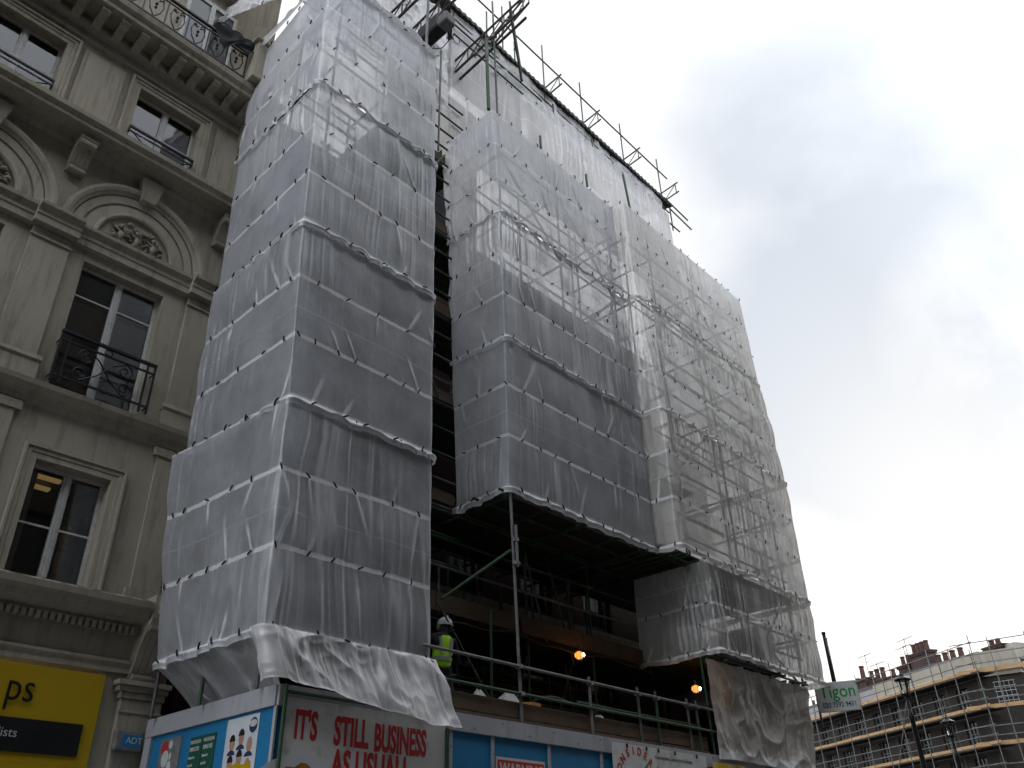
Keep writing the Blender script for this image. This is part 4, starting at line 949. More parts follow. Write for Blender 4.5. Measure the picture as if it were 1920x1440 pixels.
def flapz(U, T, Z, L):
    q = np.clip(1-U/3.2, 0, 1); return Z+(1-T)*(q*.9-.1*np.sin(U*3)*q)
film('bright white sheet flapping over the stone pier at the top left', 'plastic sheet', [(4.45, 13.2), (5.0, 10.25), (9.3, 10.2)], [(4.9, 13.4), (5.2, 10.3), (9.3, 10.25)], 17.3, 20.9, 'film_white', 47, pleat=1.0, crumple=.5, zbot_fn=flapz, tiestep=.8, hem=.05, puckers=.5)
# skirt
def skz(U, T, Z, L):
    s = np.clip((U-2.55)/2.7, 0, 1); b = 3.70-.27*np.clip(s*1.15, 0, 1)+(fb(U*2.2, U*0, 5)-.5)*.10
    return Z*0+b+(4.33-b)*T
film('crumpled bright white plastic skirt hanging over the advert banner', 'plastic sheet', [(5.60, 8.86), (5.50, 8.64), (8.10, 8.45)], [(5.30, 8.9), (5.30, 8.68), (7.95, 8.70)], 3.6, 4.33, 'film_white', 53, res=.016, pleat=1.3, crumple=.5, ties=False, hem=0, curl=.10, zbot_fn=lambda U, T, Z, L: (lambda s: (3.74-.30*np.clip(s*1.3-.1, 0, 1)+(fb(U*2.2, U*0, 5)-.5)*.08)*(1-T)+4.33*T)(np.clip(U/L, 0, 1)))
film('dark tucked sheet under the left tower behind the hoarding top', 'plastic sheet', [(5.80, 10.9), (5.70, 8.80)], [(5.28, 11.15), (5.34, 8.74)], 3.74, 4.30, 'film_tower', 57, pleat=.8, crumple=.5, ties=False, hem=0)
# middle block
def mdp(yb, xc, xr=13.85): return [(xc-.0, yb), (xc, YF), (xr, YF)]
film('lowest strip of the middle block sheeting, its frilled hem over the dark void', 'plastic sheet', mdp(10.0, 9.58), mdp(10.14, 9.57), 7.39, 10.44, 'film_mid', 61, pleat=1.1, hem=.12)
film('centre strip of the middle block sheeting', 'plastic sheet', mdp(10.14, 9.57, 13.8), mdp(10.23, 9.5, 13.75), 10.44, 13.47, 'film_mid', 67, pleat=1.35)
film('topmost strip of the middle block sheeting', 'plastic sheet', mdp(10.25, 9.5, 13.75), mdp(10.33, 9.33, 13.7), 13.47, 16.3, 'film_mid', 71, pleat=.8)
# right block
def rp(y, xi, xr=19.55, sp=12.0): return [(xi, YF+.02), (xi+.02, y), (xr, y+.02), (xr+.02, sp)]
film('lower middle strip of the right block sheeting, reaching across the void corner', 'plastic sheet', rp(8.24, 13.9), rp(8.22, 13.88), 7.39, 10.44, 'film_right', 73, pleat=1.5, res=.026)
film('upper middle strip of the right block sheeting', 'plastic sheet', rp(8.22, 13.85), rp(8.40, 13.78), 10.44, 13.47, 'film_right', 79, pleat=1.5, res=.026)
film('topmost strip of the right block sheeting against the sky', 'plastic sheet', rp(8.40, 13.75), rp(8.46, 13.72), 13.47, 16.4, 'film_right', 83, pleat=.7, res=.026)
film('bottom strip of the right block sheeting above the crumpled grey sheet', 'plastic sheet', [(15.0, 10.15), (15.02, 8.32), (19.6, 8.32), (19.62, 12)], [(15.0, 10.1), (15.02, 8.28), (19.55, 8.28), (19.57, 12)], 5.57, 7.39, 'film_right', 89, pleat=1.2, spacing=.92, res=.024)
film('crumpled dusty grey sheet hanging beside the open bay above the yellow banner', 'plastic sheet', [(15.1, 8.70), (15.15, 8.66), (19.1, 8.66)], [(15.08, 8.72), (15.12, 8.70), (19.45, 8.70)], 3.66, 5.48, 'film_old', 97, res=.022, pleat=.4, crumple=.55, ties=False, hem=0, spacing=5)
# top tier
def stepz(U, T, Z, L): return Z+(T > .9)*0
film('stepped white sheeting of the upper tier beneath the temporary roof', 'plastic sheet', [(9.35, 10.9), (9.45, 10.2), (12.0, 10.15), (12.05, 10.0), (14.4, 9.98), (14.45, 9.86), (18.75, 9.9), (18.8, 10.9)], [(9.4, 10.9), (9.5, 10.25), (12.0, 10.2), (12.05, 10.08), (14.4, 10.05), (14.45, 9.95), (18.85, 9.95), (18.9, 10.9)], 16.35, 20.25, 'film_top', 101, res=.03, pleat=1.6, tiestep=.9, spacing=2.0)
film('ragged narrow sheet between the upper rail and the roof edge', 'plastic sheet', [(9.5, 10.30), (19.0, 10.2)], [(9.5, 10.34), (19.1, 10.34)], 20.25, 21.55, 'film_top', 103, res=.03, pleat=1.0, crumple=.4, tiestep=1.0, spacing=1.3, zoff=None, zbot_fn=lambda U, T, Z, L: Z-(U-2.5)*.025)

# ================================================================== FESTOON LAMPS, CABLES, SACKS
def work_lamp(x, y, z, label, light=True):
    t = thing('work_lamp', label, 'lamp', (x, y, z), 0, 'lit orange work lamps in the open bay')
    MB().lathe((0, 0, 0), [(.02, -.07), (.05, -.06), (.085, -.02), (.08, .03), (.05, .06), (.02, .07)], 8).build('lens', 'bulb', t)
    MB().lathe((.015, -.09, -.005), [(.008, -.03), (.026, -.01), (.026, .01), (.008, .03)], 10).build('filament', 'bulbcore', t)
    cg = MB()
    for k in range(6):
        a = k*PI/3; cg.tube([(.03*math.cos(a), .03*math.sin(a), -.115), (.08*math.cos(a), .08*math.sin(a), -.05), (.085*math.cos(a), .085*math.sin(a), .03), (.04*math.cos(a), .04*math.sin(a), .09)], .004, 5)
    cg.build('cage', 'iron', t); MB().tube([(0, 0, .07), (0, 0, .17)], .028, 8).build('holder', 'iron', t)
    if light:
        l = bpy.data.lights.new('lamp_light', 'POINT'); l.energy = 1.2; l.color = (1, .45, .15); l.shadow_soft_size = .1
        o = bpy.data.objects.new('lamp_light', l); COL.objects.link(o); o.parent = t; o.location = (0, -.14, -.02)
work_lamp(12.66, 9.9, 5.36, 'lit orange caged lamp hanging in the middle of the open bay')
work_lamp(15.45, 9.2, 5.02, 'lit orange caged lamp at the right end of the open bay')
cb = thing('festoon_cable', 'sagging yellow and black festoon cable under the timber toe boards', 'cable', (10.5, 9.98, 5.5))
pts = []
for i in range(90):
    x = 8.1+i/89*7.1; pts.append((x-10.5, .0, 5.50-.10*abs(math.sin((x-8.1)*1.1))-.02*math.sin(x*5)-5.5))
MB().tube(pts, .012, 6).build('cable', 'timber', cb)
sk = []
for k, (x, y, r, hgt, lb) in enumerate(((9.3, 9.2, .20, .66, 'small white rubble sack by the knees of the worker'), (9.95, 9.2, .30, .70, 'large white rubble sack right of the worker'), (12.0, 9.05, .22, .58, 'pale crumpled sack near the middle guard rail post'))):
    t = thing('rubble_sack', lb, 'sack', (x, y, 3.53), 0, 'white sacks on the scaffold deck'); vs = []; fs = []; n = 28; m = 16; rnd = random.Random(k)
    for i in range(m+1):
        a = i/m; rr = r*(1-.15*(1-a))*math.sin(min(1, (1-a)*1.9+.08)*PI/2)
        for j in range(n):
            th = 2*PI*j/n; w_ = 1+.16*math.sin(th*3+k)+.07*math.sin(th*7+a*9)+.06*rnd.uniform(-1, 1)
            vs.append((rr*w_*math.cos(th)*1.25, rr*w_*math.sin(th), a*hgt+.03*math.sin(th*4)*a))
    for i in range(m):
        for j in range(n): fs.append((i*n+j, i*n+(j+1) % n, (i+1)*n+(j+1) % n, (i+1)*n+j))
    fs.append(tuple(range(n))[::-1]); fs.append(tuple(m*n+j for j in range(n)))
    MB().add(vs, fs).build('sack_body', 'sack', t, smooth=True)
hp = thing('hose_pipe', 'coiled dark hose and orange pan on the scaffold deck', 'hose', (10.9, 9.2, 3.53))
pts = [(.38*math.cos(a)*(1+.05*math.sin(a*3)),   .22*math.sin(a), .32+.035*a+.03*math.sin(a*2)) for a in np.linspace(0, 4.2*PI, 90)]
MB().tube(pts, .03, 8).build('coil', 'iron', hp, smooth=True)
MB().lathe((-.55, 0, 0), [(.1, 0), (.16, .02), (.24, .58), (.22, .59), (.13, .05)], 18).build('pan', 'orange', hp, smooth=True)

# ================================================================== WORKER
def skin_mesh(name, verts, edges, radii, mat, parent, root=0, sub=2):
    me = bpy.data.meshes.new(name); me.from_pydata(verts, edges, [])
    o = bpy.data.objects.new(name, me); COL.objects.link(o); o.parent = parent
    md = o.modifiers.new('skin', 'SKIN'); md.use_smooth_shade = True
    sv = me.skin_vertices[0].data if me.skin_vertices else None
    if sv is None:
        bm = bmesh.new(); bm.from_mesh(me); bm.verts.layers.skin.verify(); bm.to_mesh(me); bm.free(); sv = me.skin_vertices[0].data
    for i, r in enumerate(radii): sv[i].radius = r if hasattr(r, '__len__') else (r, r); sv[i].use_root = (i == root)
    o.modifiers.new('sub', 'SUBSURF').levels = sub; o.modifiers['sub'].render_levels = sub
    dg = bpy.context.evaluated_depsgraph_get(); m2 = bpy.data.meshes.new_from_object(o.evaluated_get(dg))
    o.modifiers.clear(); o.data = m2; m2.name = name; m2.materials.clear(); m2.materials.append(M[mat]); m2.shade_smooth()
    return o
wk = thing('person', 'worker in yellow high visibility vest and white hard hat on the scaffold deck', 'person', (8.83, 9.5, 3.53), math.radians(-15))
# body (local: x right, y forward/away, z up) 1.68 m tall, seen from behind, leaning to the right, arms forward
V_ = [(0, 0, .92), (0, .0, 1.08), (.01, .02, 1.25), (.03, .04, 1.40), (.06, .07, 1.50), (.10, .11, 1.60), (.12, .13, 1.68),
      (-.16, .04, 1.40), (-.27, .10, 1.20), (-.22, .32, 1.30), (-.20, .40, 1.36),
      (.21, .05, 1.39), (.31, .08, 1.15), (.24, .30, 1.02), (.22, .38, 1.03),
      (-.10, 0, .86), (-.13, .03, .48), (-.14, -.01, .09), (-.15, .14, .04),
      (.10, 0, .86), (.13, .04, .48), (.14, 0, .09), (.15, .15, .04)]
E_ = [(0, 1), (1, 2), (2, 3), (3, 4), (4, 5), (5, 6), (3, 7), (7, 8), (8, 9), (9, 10), (3, 11), (11, 12), (12, 13), (13, 14),
      (0, 15), (15, 16), (16, 17), (17, 18), (0, 19), (19, 20), (20, 21), (21, 22)]
R_ = [(.15, .11), (.135, .10), (.15, .11), (.16, .10), (.058, .058), (.09, .095), (.07, .08), .075, .055, .042, .032, .075, .055, .042, .032,
      .095, .068, .05, .045, .095, .068, .05, .045]
skin_mesh('body', V_, E_, R_, 'jacket', wk)
skin_mesh('trousers', [(0, 0, .94), (-.10, 0, .84), (-.13, .03, .48), (-.14, -.005, .12), (.10, 0, .84), (.13, .04, .48), (.14, .005, .12)], [(0, 1), (1, 2), (2, 3), (0, 4), (4, 5), (5, 6)],
          [(.162, .122), .108, .082, .07, .108, .082, .07], 'jeans', wk)
skin_mesh('face', [(.10, .13, 1.53), (.105, .135, 1.59), (.11, .14, 1.65)], [(0, 1), (1, 2)], [.06, .082, .075], 'person_skin', wk)
vest = skin_mesh('vest', [(0, 0, .90), (0, 0, 1.08), (.01, .02, 1.25), (.025, .035, 1.37), (-.12, .04, 1.40), (.155, .045, 1.39)], [(0, 1), (1, 2), (2, 3), (3, 4), (3, 5)], [(.178, .138), (.158, .122), (.170, .128), (.172, .118), .085, .085], 'vest', wk)
def ring(z, rx, ry, cx, cy, h):
    mb = MB(); n = 24; vs = []
    for zz in (z, z+h):
        for k in range(n): a = 2*PI*k/n; vs.append((cx+rx*math.cos(a), cy+ry*math.sin(a), zz))
    mb.add(vs, [(k, (k+1) % n, n+(k+1) % n, n+k) for k in range(n)]); return mb
ring(1.06, .163, .127, 0, 0, .055).build('reflective_band', 'refl', vest, smooth=True)
for s in (-1, 1): MB().obox((.02+s*.085, -.108, 1.27), (.022, 0, 0), (0, .008, 0), (s*.012, .012, .13)).build('reflective_strap', 'refl', vest)
hx, hy, hz = .12, .14, 1.64
hel = MB().lathe((hx, hy, hz), [(.118, 0), (.122, .02), (.115, .06), (.09, .10), (.05, .125), (.01, .132)], 20).lathe((hx, hy, hz), [(.118, 0), (.135, -.004), (.135, .004), (.12, .01)], 20)
hel.add([(hx+.09, hy+.05, hz), (hx-.06, hy+.10, hz), (hx-.02, hy+.20, hz-.015), (hx+.07, hy+.19, hz-.015)], [(0, 1, 2, 3)])
hel.obox((hx, hy, hz+.115), (.012, 0, 0), (0, .09, 0), (0, 0, .022)); hel.build('hard_hat', 'helmet', wk, smooth=True)
for s in (-1, 1): MB().lathe((0, 0, 0), [(.02, -.03), (.045, -.02), (.045, .02), (.02, .03)], 12).build('ear_defender', 'yellow', wk, matrix=Matrix.Translation((hx+s*.095-.01, hy-.01, 1.60)) @ Matrix.Rotation(PI/2, 4, 'Y'))
for s, (bx_, by_, bz_) in ((-1, (-.20, .40, 1.36)), (1, (.22, .38, 1.03))):
    skin_mesh('hand', [(bx_, by_, bz_), (bx_+.01, by_+.07, bz_+.01), (bx_-.02, by_+.12, bz_+.03), (bx_-.03, by_+.13, bz_-.01), (bx_+.005, by_+.13, bz_+.035), (bx_, by_+.145, bz_-.01), (bx_+.03, by_+.12, bz_+.03), (bx_+.03, by_+.14, bz_-.01), (bx_+.045, by_+.11, bz_+.02), (bx_+.05, by_+.12, bz_-.01), (bx_-.04, by_+.05, bz_+.03)],
              [(0, 1), (1, 2), (2, 3), (1, 4), (4, 5), (1, 6), (6, 7), (1, 8), (8, 9), (0, 10)], [.026, .036, .009, .008, .009, .008, .009, .008, .008, .007, .010], 'person_skin', wk, sub=1)

# ================================================================== SCAFFOLD COMPANY SIGN
sx = thing('scaffold_sign', 'white scaffold firm sign with green name and phone number at the corner', 'sign', (20.26, 8.36, 5.02), math.radians(-68.0))
MB().box(-.46, .46, -.02, .02, 0, .66).build('sign_plate', 'pale', sx, bevel=.03)
text('lettering', 'Tigon', .40, 'tgreen', sx, Matrix.Translation((.02, -.026, .31)) @ Matrix.Rotation(PI/2, 4, 'X'), .88, bold=.003, align='CENTER')
text('lettering', '020 7592 9431', .155, 'navy', sx, Matrix.Translation((.02, -.024, .10)) @ Matrix.Rotation(PI/2, 4, 'X'), .80, bold=.002, align='CENTER')
tube('bracket', (-.5, .05, .60), (.5, .05, .60), sx, 'tube'); tube('bracket', (-.45, .06, -.3), (-.45, .06, .9), sx, 'tube')
# pipes past the right block
pp = thing('flue_pipe', 'thick dark tube rising past the corner of the right block', 'pipe', (20.45, 8.45, 5.3))
MB().tube([(0, 0, 0), (-.12, -.05, 1.5)], .04, 12).build('pipe', 'iron', pp, smooth=True); MB().lathe((-.12, -.05, 1.49), [(.04, 0), (.05, .01), (.05, .05), (.04, .06)], 12).build('collar', 'iron', pp)
pp = thing('flag_pole', 'thin pale pole leaning next to the thick dark tube', 'pole', (20.72, 8.52, 5.3))
MB().tube([(0, 0, 0), (-.16, -.06, 1.42)], [.027, .022], 10).build('pole', 'tube_steel', pp, smooth=True); MB().lathe((-.16, -.06, 1.42), [(.022, 0), (.035, .02), (.03, .04), (.01, .05)], 10).build('finial', 'tube_steel', pp)

# ================================================================== STREET LAMPS
def street_lamp(x, y, H, label, q=.72):
    t = thing('street_lamp', label, 'street lamp', (x, y, 0), 0, 'black lantern street lamps')
    MB().lathe((0, 0, 0), [(.22, 0), (.22, .5), (.15, .6), (.12, 1.2), (.085, 1.4), (.075, 3), (.06, H-1.25), (.085, H-1.2), (.05, H-1.1), (.05, H-.98)], 16).build('post', 'lampblack', t, smooth=True)
    fr = MB(); T0 = H-1.0*q
    def Z(v): return H+(v-H)*q
    z0, z1 = Z(H-.86), Z(H-.34)
    for k in range(4):
        a = PI/4+k*PI/2; c, s = math.cos(a), math.sin(a)
        fr.tube([(.05*c*q, .05*s*q, Z(H-1.02)), (.17*c*q, .17*s*q, Z(H-.95)), (.16*c*q, .16*s*q, z0), (.23*c*q, .23*s*q, z1)], .014, 6)
    fr.lathe((0, 0, 0), [(.15*q, z0-.02), (.175*q, z0), (.17*q, z0+.03)], 12); fr.lathe((0, 0, 0), [(.05, H-1.0), (.035, Z(H-.95)), (.05, z0-.02)], 10)
    fr.build('lantern_frame', 'lampblack', t)
    MB().lathe((0, 0, 0), [(.12*q, z0+.03), (.19*q, z1-.01)], 8).build('lantern_glass', 'clearpane', t)
    MB().lathe((0, 0, 0), [(.30*q, z1), (.31*q, Z(H-.31)), (.24*q, Z(H-.26)), (.12*q, Z(H-.19)), (.09*q, Z(H-.17)), (.10*q, Z(H-.13)), (.06*q, Z(H-.09)), (.03*q, Z(H-.07)), (.04*q, Z(H-.04)), (.01*q, Z(H+.02))], 16).build('lantern_cap', 'lampblack', t, smooth=True)
    return t
d_ = (6.6-1.6)/math.tan(math.radians(10.75)); street_lamp(d_*.9478, d_*.3190, 6.6, 'nearer tall black street lamp in front of the scaffolded terrace')
d_ = (6.0-1.6)/math.tan(math.radians(8.2)); street_lamp(d_*.9573, d_*.289, 6.0, 'farther black street lamp lower down to the right')

# ================================================================== FAR TERRACE
FB = thing('far_terrace', 'distant dark brick terrace with pale parapet and red chimney stacks', 'building', (57.87, 14.87, 0), math.atan2(.865, .501))
# local: +x recedes left along the facade, +y is behind? facade normal (-.865,.501) = +y local ; so depth is -y
def FP(mb, name, mat, parent=None, **k): return mb.build(name, mat, parent or FB, **k)
W = 46
holesf = []
for zf in (8.6, 10.5, 6.6):
    for k in range(12):
        x = 1.4+k*2.0; holesf.append((x, x+.95, zf-.1, zf+1.25))
w = MB(); wall_grid(w, 0, W, 0, 12.05, -.4, 0, holesf)
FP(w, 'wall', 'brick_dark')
for h in holesf:
    f = MB(); a, b, c, d_ = h
    f.box(a, a+.08, -.22, -.16, c, d_); f.box(b-.08, b, -.22, -.16, c, d_); f.box(a, b, -.215, -.165, (c+d_)/2-.03, (c+d_)/2+.03); f.box((a+b)/2-.02, (a+b)/2+.02, -.214, -.166, c, d_); f.box(a, b, -.22, -.15, c, c+.06)
    for q in (.25, .75): f.box(a, b, -.213, -.167, c+(d_-c)*q-.012, c+(d_-c)*q+.012)
    o = FP(f, 'window', 'grey'); MB().box(a, b, -.26, -.23, c, d_).build('pane', 'glass', o)
# parapet: white wrapped on the left, cream stucco on the right
FP(MB().prism([(-.4, 12.06), (.1, 12.06), (.1, 12.3), (.25, 12.4), (.25, 12.55), (.05, 12.65), (.05, 13.3), (-.4, 13.3)], 9.6, W), 'parapet', 'band')
FP(MB().prism([(-.4, 12.06), (.1, 12.06), (.1, 12.3), (.28, 12.4), (.3, 12.6), (.05, 12.7), (.05, 13.55), (-.4, 13.55)], -.25, 9.598), 'parapet', 'stucco')
# right return face: direction towards the right edge of the picture
ra = Vector((.26, -2.2, 0)); M3 = Matrix.Rotation(-math.atan2(.865, .501), 3, 'Z'); rl = (M3 @ ra).normalized()
def RB(a, b, z0, z1, th, out=0.0):
    n = Vector((rl.y, -rl.x, 0)) if True else None
    if n.y < 0 and abs(n.y) > abs(n.x): n = -n
    n = n if (n.dot(M3 @ Vector((-1, -.1, 0))) > 0) else -n
    p0 = rl*a+n*out; p1 = rl*b+n*out; q0 = rl*a-n*th+n*0; q1 = rl*b-n*th
    return [(p0.x, p0.y, z0), (p1.x, p1.y, z0), (q1.x, q1.y, z0), (q0.x, q0.y, z0), (p0.x, p0.y, z1), (p1.x, p1.y, z1), (q1.x, q1.y, z1), (q0.x, q0.y, z1)], [(0, 1, 5, 4), (1, 2, 6, 5), (2, 3, 7, 6), (3, 0, 4, 7), (4, 5, 6, 7), (3, 2, 1, 0)]
FP(MB().add(*RB(0, 16, 0, 12.05, 6)), 'wall', 'brick_dark')
FP(MB().add(*RB(-.02, 2.2, 12.06, 13.5, 5, .12)).add(*RB(-.1, 2.3, 12.35, 12.6, 4.9, .3)), 'parapet', 'stucco')
mbw = MB()
for q in range(5): mbw.add(*RB(.55+q*.26, .57+q*.26, 10.35, 11.75, -.02, .03))
for q in range(6): mbw.add(*RB(.5, 1.65, 10.35+q*.27, 10.38+q*.27, -.02, .035))
wo = FP(MB().add(*RB(.5, 1.65, 10.3, 11.8, -.005, .015)), 'window', 'glass'); mbw.build('glazing_bars', 'sash', wo)
# roof and chimneys
FP(MB().add([(9.0, -.8, 12.9), (W, -.8, 12.9), (W, -3.2, 14.35), (9.0, -3.2, 14.35), (W, -7, 12.9), (9.0, -7, 12.9)], [(0, 1, 2, 3), (3, 2, 4, 5), (0, 3, 5), (1, 4, 2)]), 'roof', 'slate')
FP(MB().add([(3.2, -1.5, 13.2), (12.6, -1.5, 13.2), (11.0, -3.3, 14.5), (9.3, -4.2, 15.0), (4.2, -3.3, 14.4), (12.6, -7, 13.2), (3.2, -7, 13.2)], [(0, 1, 2, 3, 4), (2, 1, 5, 3), (4, 3, 5, 6), (0, 4, 6), (0, 6, 5, 1)]), 'roof', 'slate')
def stack(x0, x1, z0, z1, pots, ph, y=-4, d=.7, potr=.13, cap=.08):
    c = MB().box(x0, x1, y-d, y, z0, z1).box(x0-cap, x1+cap, y-d-cap, y+cap, z1-.22, z1-.1).box(x0-cap*1.6, x1+cap*1.6, y-d-cap*1.6, y+cap*1.6, z1-.099, z1)
    o = FP(c, 'chimney', 'chimney')
    for p in pots: MB().lathe((p, y-d/2, z1), [(potr, 0), (potr*.95, ph*.5), (potr*.85, ph*.85), (potr*1.1, ph*.87), (potr*1.0, ph)], 10).build('chimney_pot', 'pot', o)
stack(8.0, 9.9, 14.2, 15.85, (9.62, 9.18, 8.74, 8.3), .72, potr=.17)
stack(5.2, 7.9, 13.8, 14.72, (7.62, 6.95, 6.25, 5.5), .66, y=-4.1, potr=.2)
stack(10.1, 11.3, 14.0, 15.35, (11.0, 10.4), .68, y=-4, potr=.17)
stack(15.0, 16.1, 13.6, 15.4, (15.7,), 1.0, potr=.2); stack(14.5, 14.9, 13.6, 15.2, (14.7,), .6, potr=.17)
stack(12.9, 14.3, 13.6, 14.95, (14.05, 13.4), .85, potr=.2); stack(16.7, 17.4, 13.6, 14.9, (17.1,), .65, potr=.2); stack(17.6, 19.2, 13.6, 14.75, (18.8, 18.2, 17.8), .5, potr=.17); stack(19.6, 20.6, 13.6, 14.85, (19.9, 20.3), .5, potr=.17); stack(21, 23, 13.6, 14.6, (21.4, 22, 22.6), .5); stack(16.2, 16.6, 13.6, 15.1, (16.4,), .5, potr=.16); stack(12.0, 12.6, 13.6, 14.9, (12.3,), .5, potr=.17)
stack(-.55, .75, 12.9, 14.05, (.45, -.05), .42, y=-1.6, d=.9, potr=.17); FP(MB().box(-1.3, -.5, -2.9, -1.9, 13, 13.95), 'parapet', 'stucco')
stack(-4.6, -3.6, 12.5, 13.4, (-4.4, -3.9), .6, y=-3)
# aerials
for (x, z0, z1, y) in ((14.6, 15.0, 17.0, -4), (10.0, 15.8, 17.1, -4), (13.5, 15.0, 16.1, -4), (10.6, 15.4, 16.7, -4.3)):
    a = MB(); a.tube([(x, y, z0), (x-.05, y, z1)], .022, 6); a.tube([(x-.9, y, z1-.05), (x+.9, y, z1-.1)], .016, 6)
    for k in range(7): a.tube([(x-.8+k*.25, y-.2, z1-.06), (x-.8+k*.25, y+.2, z1-.06)], .01, 5)
    a.tube([(x-.6, y, z1-.6), (x+.5, y, z1-.5)], .014, 6)
    FP(a, 'aerial', 'iron')
# scaffolding on the far terrace
FS = thing('scaffolding', 'distant scaffolding of thin poles with bright orange planks round the far terrace', 'scaffolding', FB.location, FB.rotation_euler.z)
yf = 1.1
for k in range(15):
    x = -.9+k*1.8
    tube('standard', (x, yf, 0), (x, yf, 14.3 if k % 2 == 0 else 13.9), FS, 'tube_steel', .03)
for k in range(9): tube('standard', (-.0+k*2.7, .35, 0), (-.0+k*2.7, .35, 13.7), FS, 'tube', .028)
for z in (4.25, 6.25, 8.25, 10.2, 12.2):
    for dz in (.0, .5, 1.0): tube('ledger', (-1.1, yf+.03, z+dz), (26, yf+.03, z+dz), FS, 'tube_steel', .028)
tube('ledger', (-1.1, yf+.03, 13.85), (26, yf+.03, 13.75), FS, 'tube_steel', .028)
for z in (4.2, 6.2, 8.2, 10.15, 12.15):
    for k in range(7):
        x = -1.1+k*3.9; j = random.uniform(-.03, .03)
        MB().add(*[[(x+.02, yf-.02, z+j), (x+3.88, yf-.02, z-j*.5), (x+3.88, yf-.06, z-j*.5), (x+.02, yf-.06, z+j), (x+.02, yf-.02, z+.24+j), (x+3.88, yf-.02, z+.24-j), (x+3.88, yf-.06, z+.24-j), (x+.02, yf-.06, z+.24+j)], [(0, 1, 5, 4), (1, 2, 6, 5), (2, 3, 7, 6), (3, 0, 4, 7), (4, 5, 6, 7), (3, 2, 1, 0)]]).build('toe_board', 'plank', FS)
    mb = MB()
    for q in range(4): mb.box(-1.1, 26, .1+q*.24, .1+q*.24+.22, z-.06, z-.02)
    mb.build('board_deck', 'board_dark', FS)
tube('brace', (8.6, yf+.06, 6.2), (5.2, yf+.06, 12), FS, 'tube_steel', .028)
# return-face scaffold
for z in (6.2, 8.2, 10.15, 12.15):
    MB().add(*RB(-1.1, 9, z, z+.22, -1.14, 1.10)).build('toe_board', 'plank', FS)
    for dz in (.5, 1.0):
        p = RB(-1.1, 9, z+dz, z+dz+.05, -1.14, 1.10); MB().add(*p).build('ledger', 'tube_steel', FS)
mp_ = [v for v in RB(-1.1, 9, 13.85, 13.9, -1.14, 1.10)[0]]; MB().add(*RB(-1.1, 9, 13.85, 13.9, -1.14, 1.10)).build('ledger', 'tube_steel', FS)
for a in (1.0, 3.0, 5.0, 7.0): MB().add(*RB(a, a+.05, 0, 14.1, -1.2, 1.15)).build('standard', 'tube_steel', FS)
# far netting is only hinted by dark boards; terrace continues to the street on the opposite side
OB = thing('opposite_terrace', 'plain stucco terrace on the other side of the street behind the viewer', 'building', (0, -6.5, 0))
hs = []
for zf in (1, 4.6, 8.2, 11.6, 15.2, 18.8, 22.2):
    for k in range(38): hs.append((-48+k*2.7, -46.8+k*2.7, zf, zf+1.9))
w = MB(); wall_grid(w, -50, 56, 0, 30.0, -.5, 0, hs); w.box(-50, 56, -9, -8.6, 0, 30.0); w.box(-50, 56, -8.6, -.5, 29.8, 30.0); w.build('wall', 'brick_dark', OB)  # unseen from the camera; height raised to shade the lower street front
MB().prism([(.002, 29.3), (.4, 29.5), (.45, 29.8), (.002, 29.9)], -50, 56).build('cornice', 'stucco', OB)
w = MB()
for h in hs: w.box(h[0], h[1], -.3, -.28, h[2], h[3])
prop(w.build('window_glazing', 'glass', OB), kind='stuff')

# ================================================================== WORLD
CX = np.array([0.67890059, 0.36484247, 0.6371687]); CY = np.array([-0.73384451, 0.36529613, 0.57273989]); CZ = np.array([-0.02379542, -0.8564162, 0.5157374])
def skydir(px, py):
    a = np.array([px-960., py-720., 1590.]); a /= np.linalg.norm(a); return (a@CX, a@CY, a@CZ)
SUN = Vector((.93, .22, .36)).normalized()
wd = bpy.data.worlds.new('World'); scene.world = wd; wd.use_nodes = True; nt = wd.node_tree; nt.nodes.clear()
out = nd(nt, 'ShaderNodeOutputWorld'); bg = nd(nt, 'ShaderNodeBackground')
sky = nd(nt, 'ShaderNodeTexSky', sky_type='NISHITA', sun_disc=False)
sky.sun_elevation = math.asin(SUN.z); sky.sun_rotation = math.atan2(SUN.x, SUN.y); sky.dust_density = 3
tc = nd(nt, 'ShaderNodeTexCoord').outputs['Generated']
nrm = nd(nt, 'ShaderNodeVectorMath', operation='NORMALIZE'); nt.links.new(tc, nrm.inputs[0]); dv = nrm.outputs[0]
def blob(d, r0, r1):      # 1 near direction d, 0 beyond r1 (cosines)
    dp = nd(nt, 'ShaderNodeVectorMath', operation='DOT_PRODUCT'); nt.links.new(dv, dp.inputs[0]); dp.inputs[1].default_value = d
    return maprange(nt, dp.outputs['Value'], math.cos(math.radians(r1)), math.cos(math.radians(r0)))
n1 = noise(nt, dv, 2.3, 6, .5, .4); n2 = noise(nt, dv, 6, 5, .55, .3)
nn = math_(nt, 'ADD', math_(nt, 'MULTIPLY', n1, .7), math_(nt, 'MULTIPLY', n2, .3))
g1 = blob(skydir(1640, 640), 6, 17); g2 = blob(skydir(1560, 260), 4, 13); g3 = blob(skydir(1880, 800), 3, 11); g4 = blob(skydir(1800, 60), 2, 12); g5 = blob(skydir(1850, 420), 3, 12)
cl = math_(nt, 'MAXIMUM', math_(nt, 'MAXIMUM', g1, math_(nt, 'MULTIPLY', g2, .8)), math_(nt, 'MAXIMUM', g3, math_(nt, 'MAXIMUM', math_(nt, 'MULTIPLY', g4, .45), math_(nt, 'MULTIPLY', g5, .7))))
cov = maprange(nt, math_(nt, 'ADD', cl, math_(nt, 'MULTIPLY', math_(nt, 'SUBTRACT', nn, .5), 1.7)), .12, .80)
br = math_(nt, 'MULTIPLY', blob(skydir(1940, 600), 0, 9), maprange(nt, n2, .35, .6))
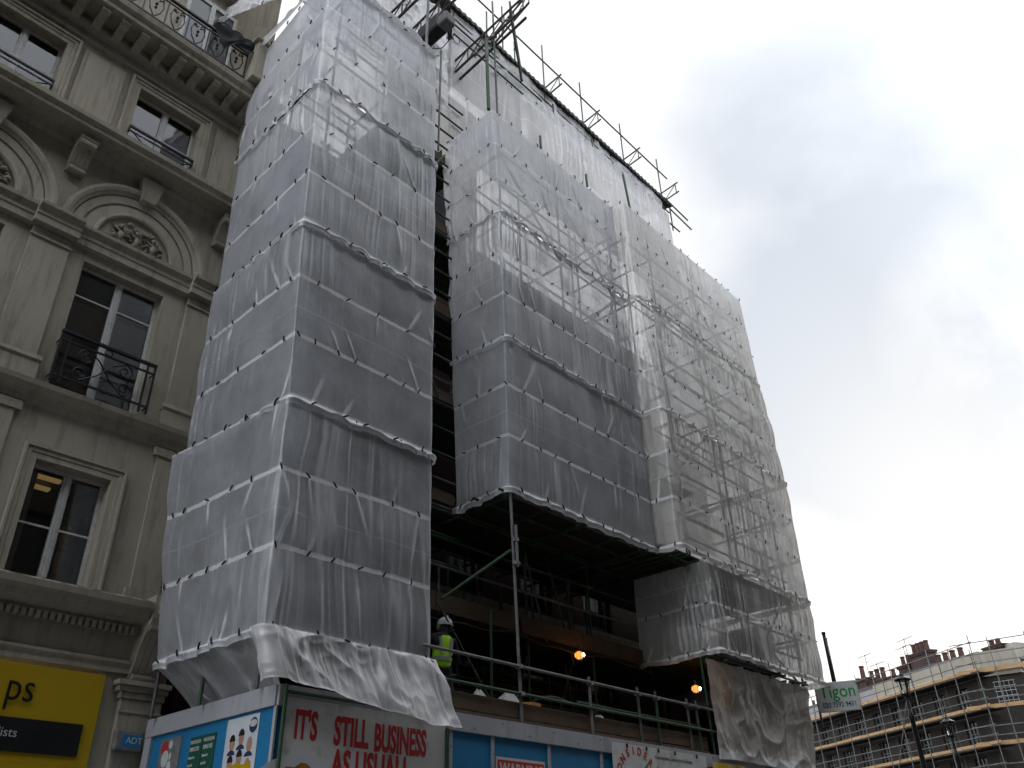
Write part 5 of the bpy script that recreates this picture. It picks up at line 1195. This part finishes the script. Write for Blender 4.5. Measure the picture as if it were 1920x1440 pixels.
cov = math_(nt, 'MULTIPLY', cov, math_(nt, 'SUBTRACT', 1.0, math_(nt, 'MULTIPLY', br, .6)))
glow = blob(tuple(SUN), 0, 75); 
ccol = mixc(nt, cov, rgb(1.0, 1.0, 1.01), rgb(.59, .65, .725))
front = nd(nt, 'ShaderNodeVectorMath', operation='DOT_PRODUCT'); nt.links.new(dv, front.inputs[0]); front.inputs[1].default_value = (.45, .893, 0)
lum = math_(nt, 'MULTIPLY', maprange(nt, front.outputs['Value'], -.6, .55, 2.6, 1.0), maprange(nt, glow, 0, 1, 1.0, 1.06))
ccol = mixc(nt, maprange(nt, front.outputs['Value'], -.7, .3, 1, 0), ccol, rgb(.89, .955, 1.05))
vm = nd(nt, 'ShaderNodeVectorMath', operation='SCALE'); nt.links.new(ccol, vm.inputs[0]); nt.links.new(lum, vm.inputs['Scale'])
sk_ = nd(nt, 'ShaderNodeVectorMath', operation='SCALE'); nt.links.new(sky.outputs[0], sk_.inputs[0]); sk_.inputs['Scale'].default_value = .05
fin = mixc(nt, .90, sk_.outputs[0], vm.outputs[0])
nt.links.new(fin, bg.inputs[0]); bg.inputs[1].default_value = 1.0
nt.links.new(bg.outputs[0], out.inputs[0])
sl = bpy.data.lights.new('sun', 'SUN'); sl.energy = .9; sl.angle = math.radians(20); sl.color = (1, .93, .82)
so = bpy.data.objects.new('sun', sl); COL.objects.link(so); so.rotation_euler = SUN.to_track_quat('Z', 'Y').to_euler()

# ================================================================== CAMERA
cam = bpy.data.cameras.new('camera'); co = bpy.data.objects.new('camera', cam); COL.objects.link(co)
r_ = Vector((CX[0], CY[0], CZ[0])); dn = Vector((CX[1], CY[1], CZ[1])); fw = Vector((CX[2], CY[2], CZ[2]))
mw = Matrix.Identity(4)
for i in range(3): mw[i][0] = r_[i]; mw[i][1] = -dn[i]; mw[i][2] = -fw[i]; mw[i][3] = CAMPOS[i]
co.matrix_world = mw; cam.sensor_width = 36; cam.lens = 36*1590/1920; cam.clip_end = 1000; cam.clip_start = .05
scene.camera = co
vs_ = scene.view_settings; vs_.view_transform = 'Standard'; vs_.look = 'None'; vs_.exposure = .2; vs_.gamma = 1
cy = scene.cycles; cy.use_denoising = True; cy.max_bounces = 8; cy.diffuse_bounces = 4; cy.glossy_bounces = 3; cy.transmission_bounces = 4; cy.transparent_max_bounces = 20
cy.use_adaptive_sampling = True; cy.adaptive_threshold = .02; cy.caustics_reflective = False; cy.caustics_refractive = False
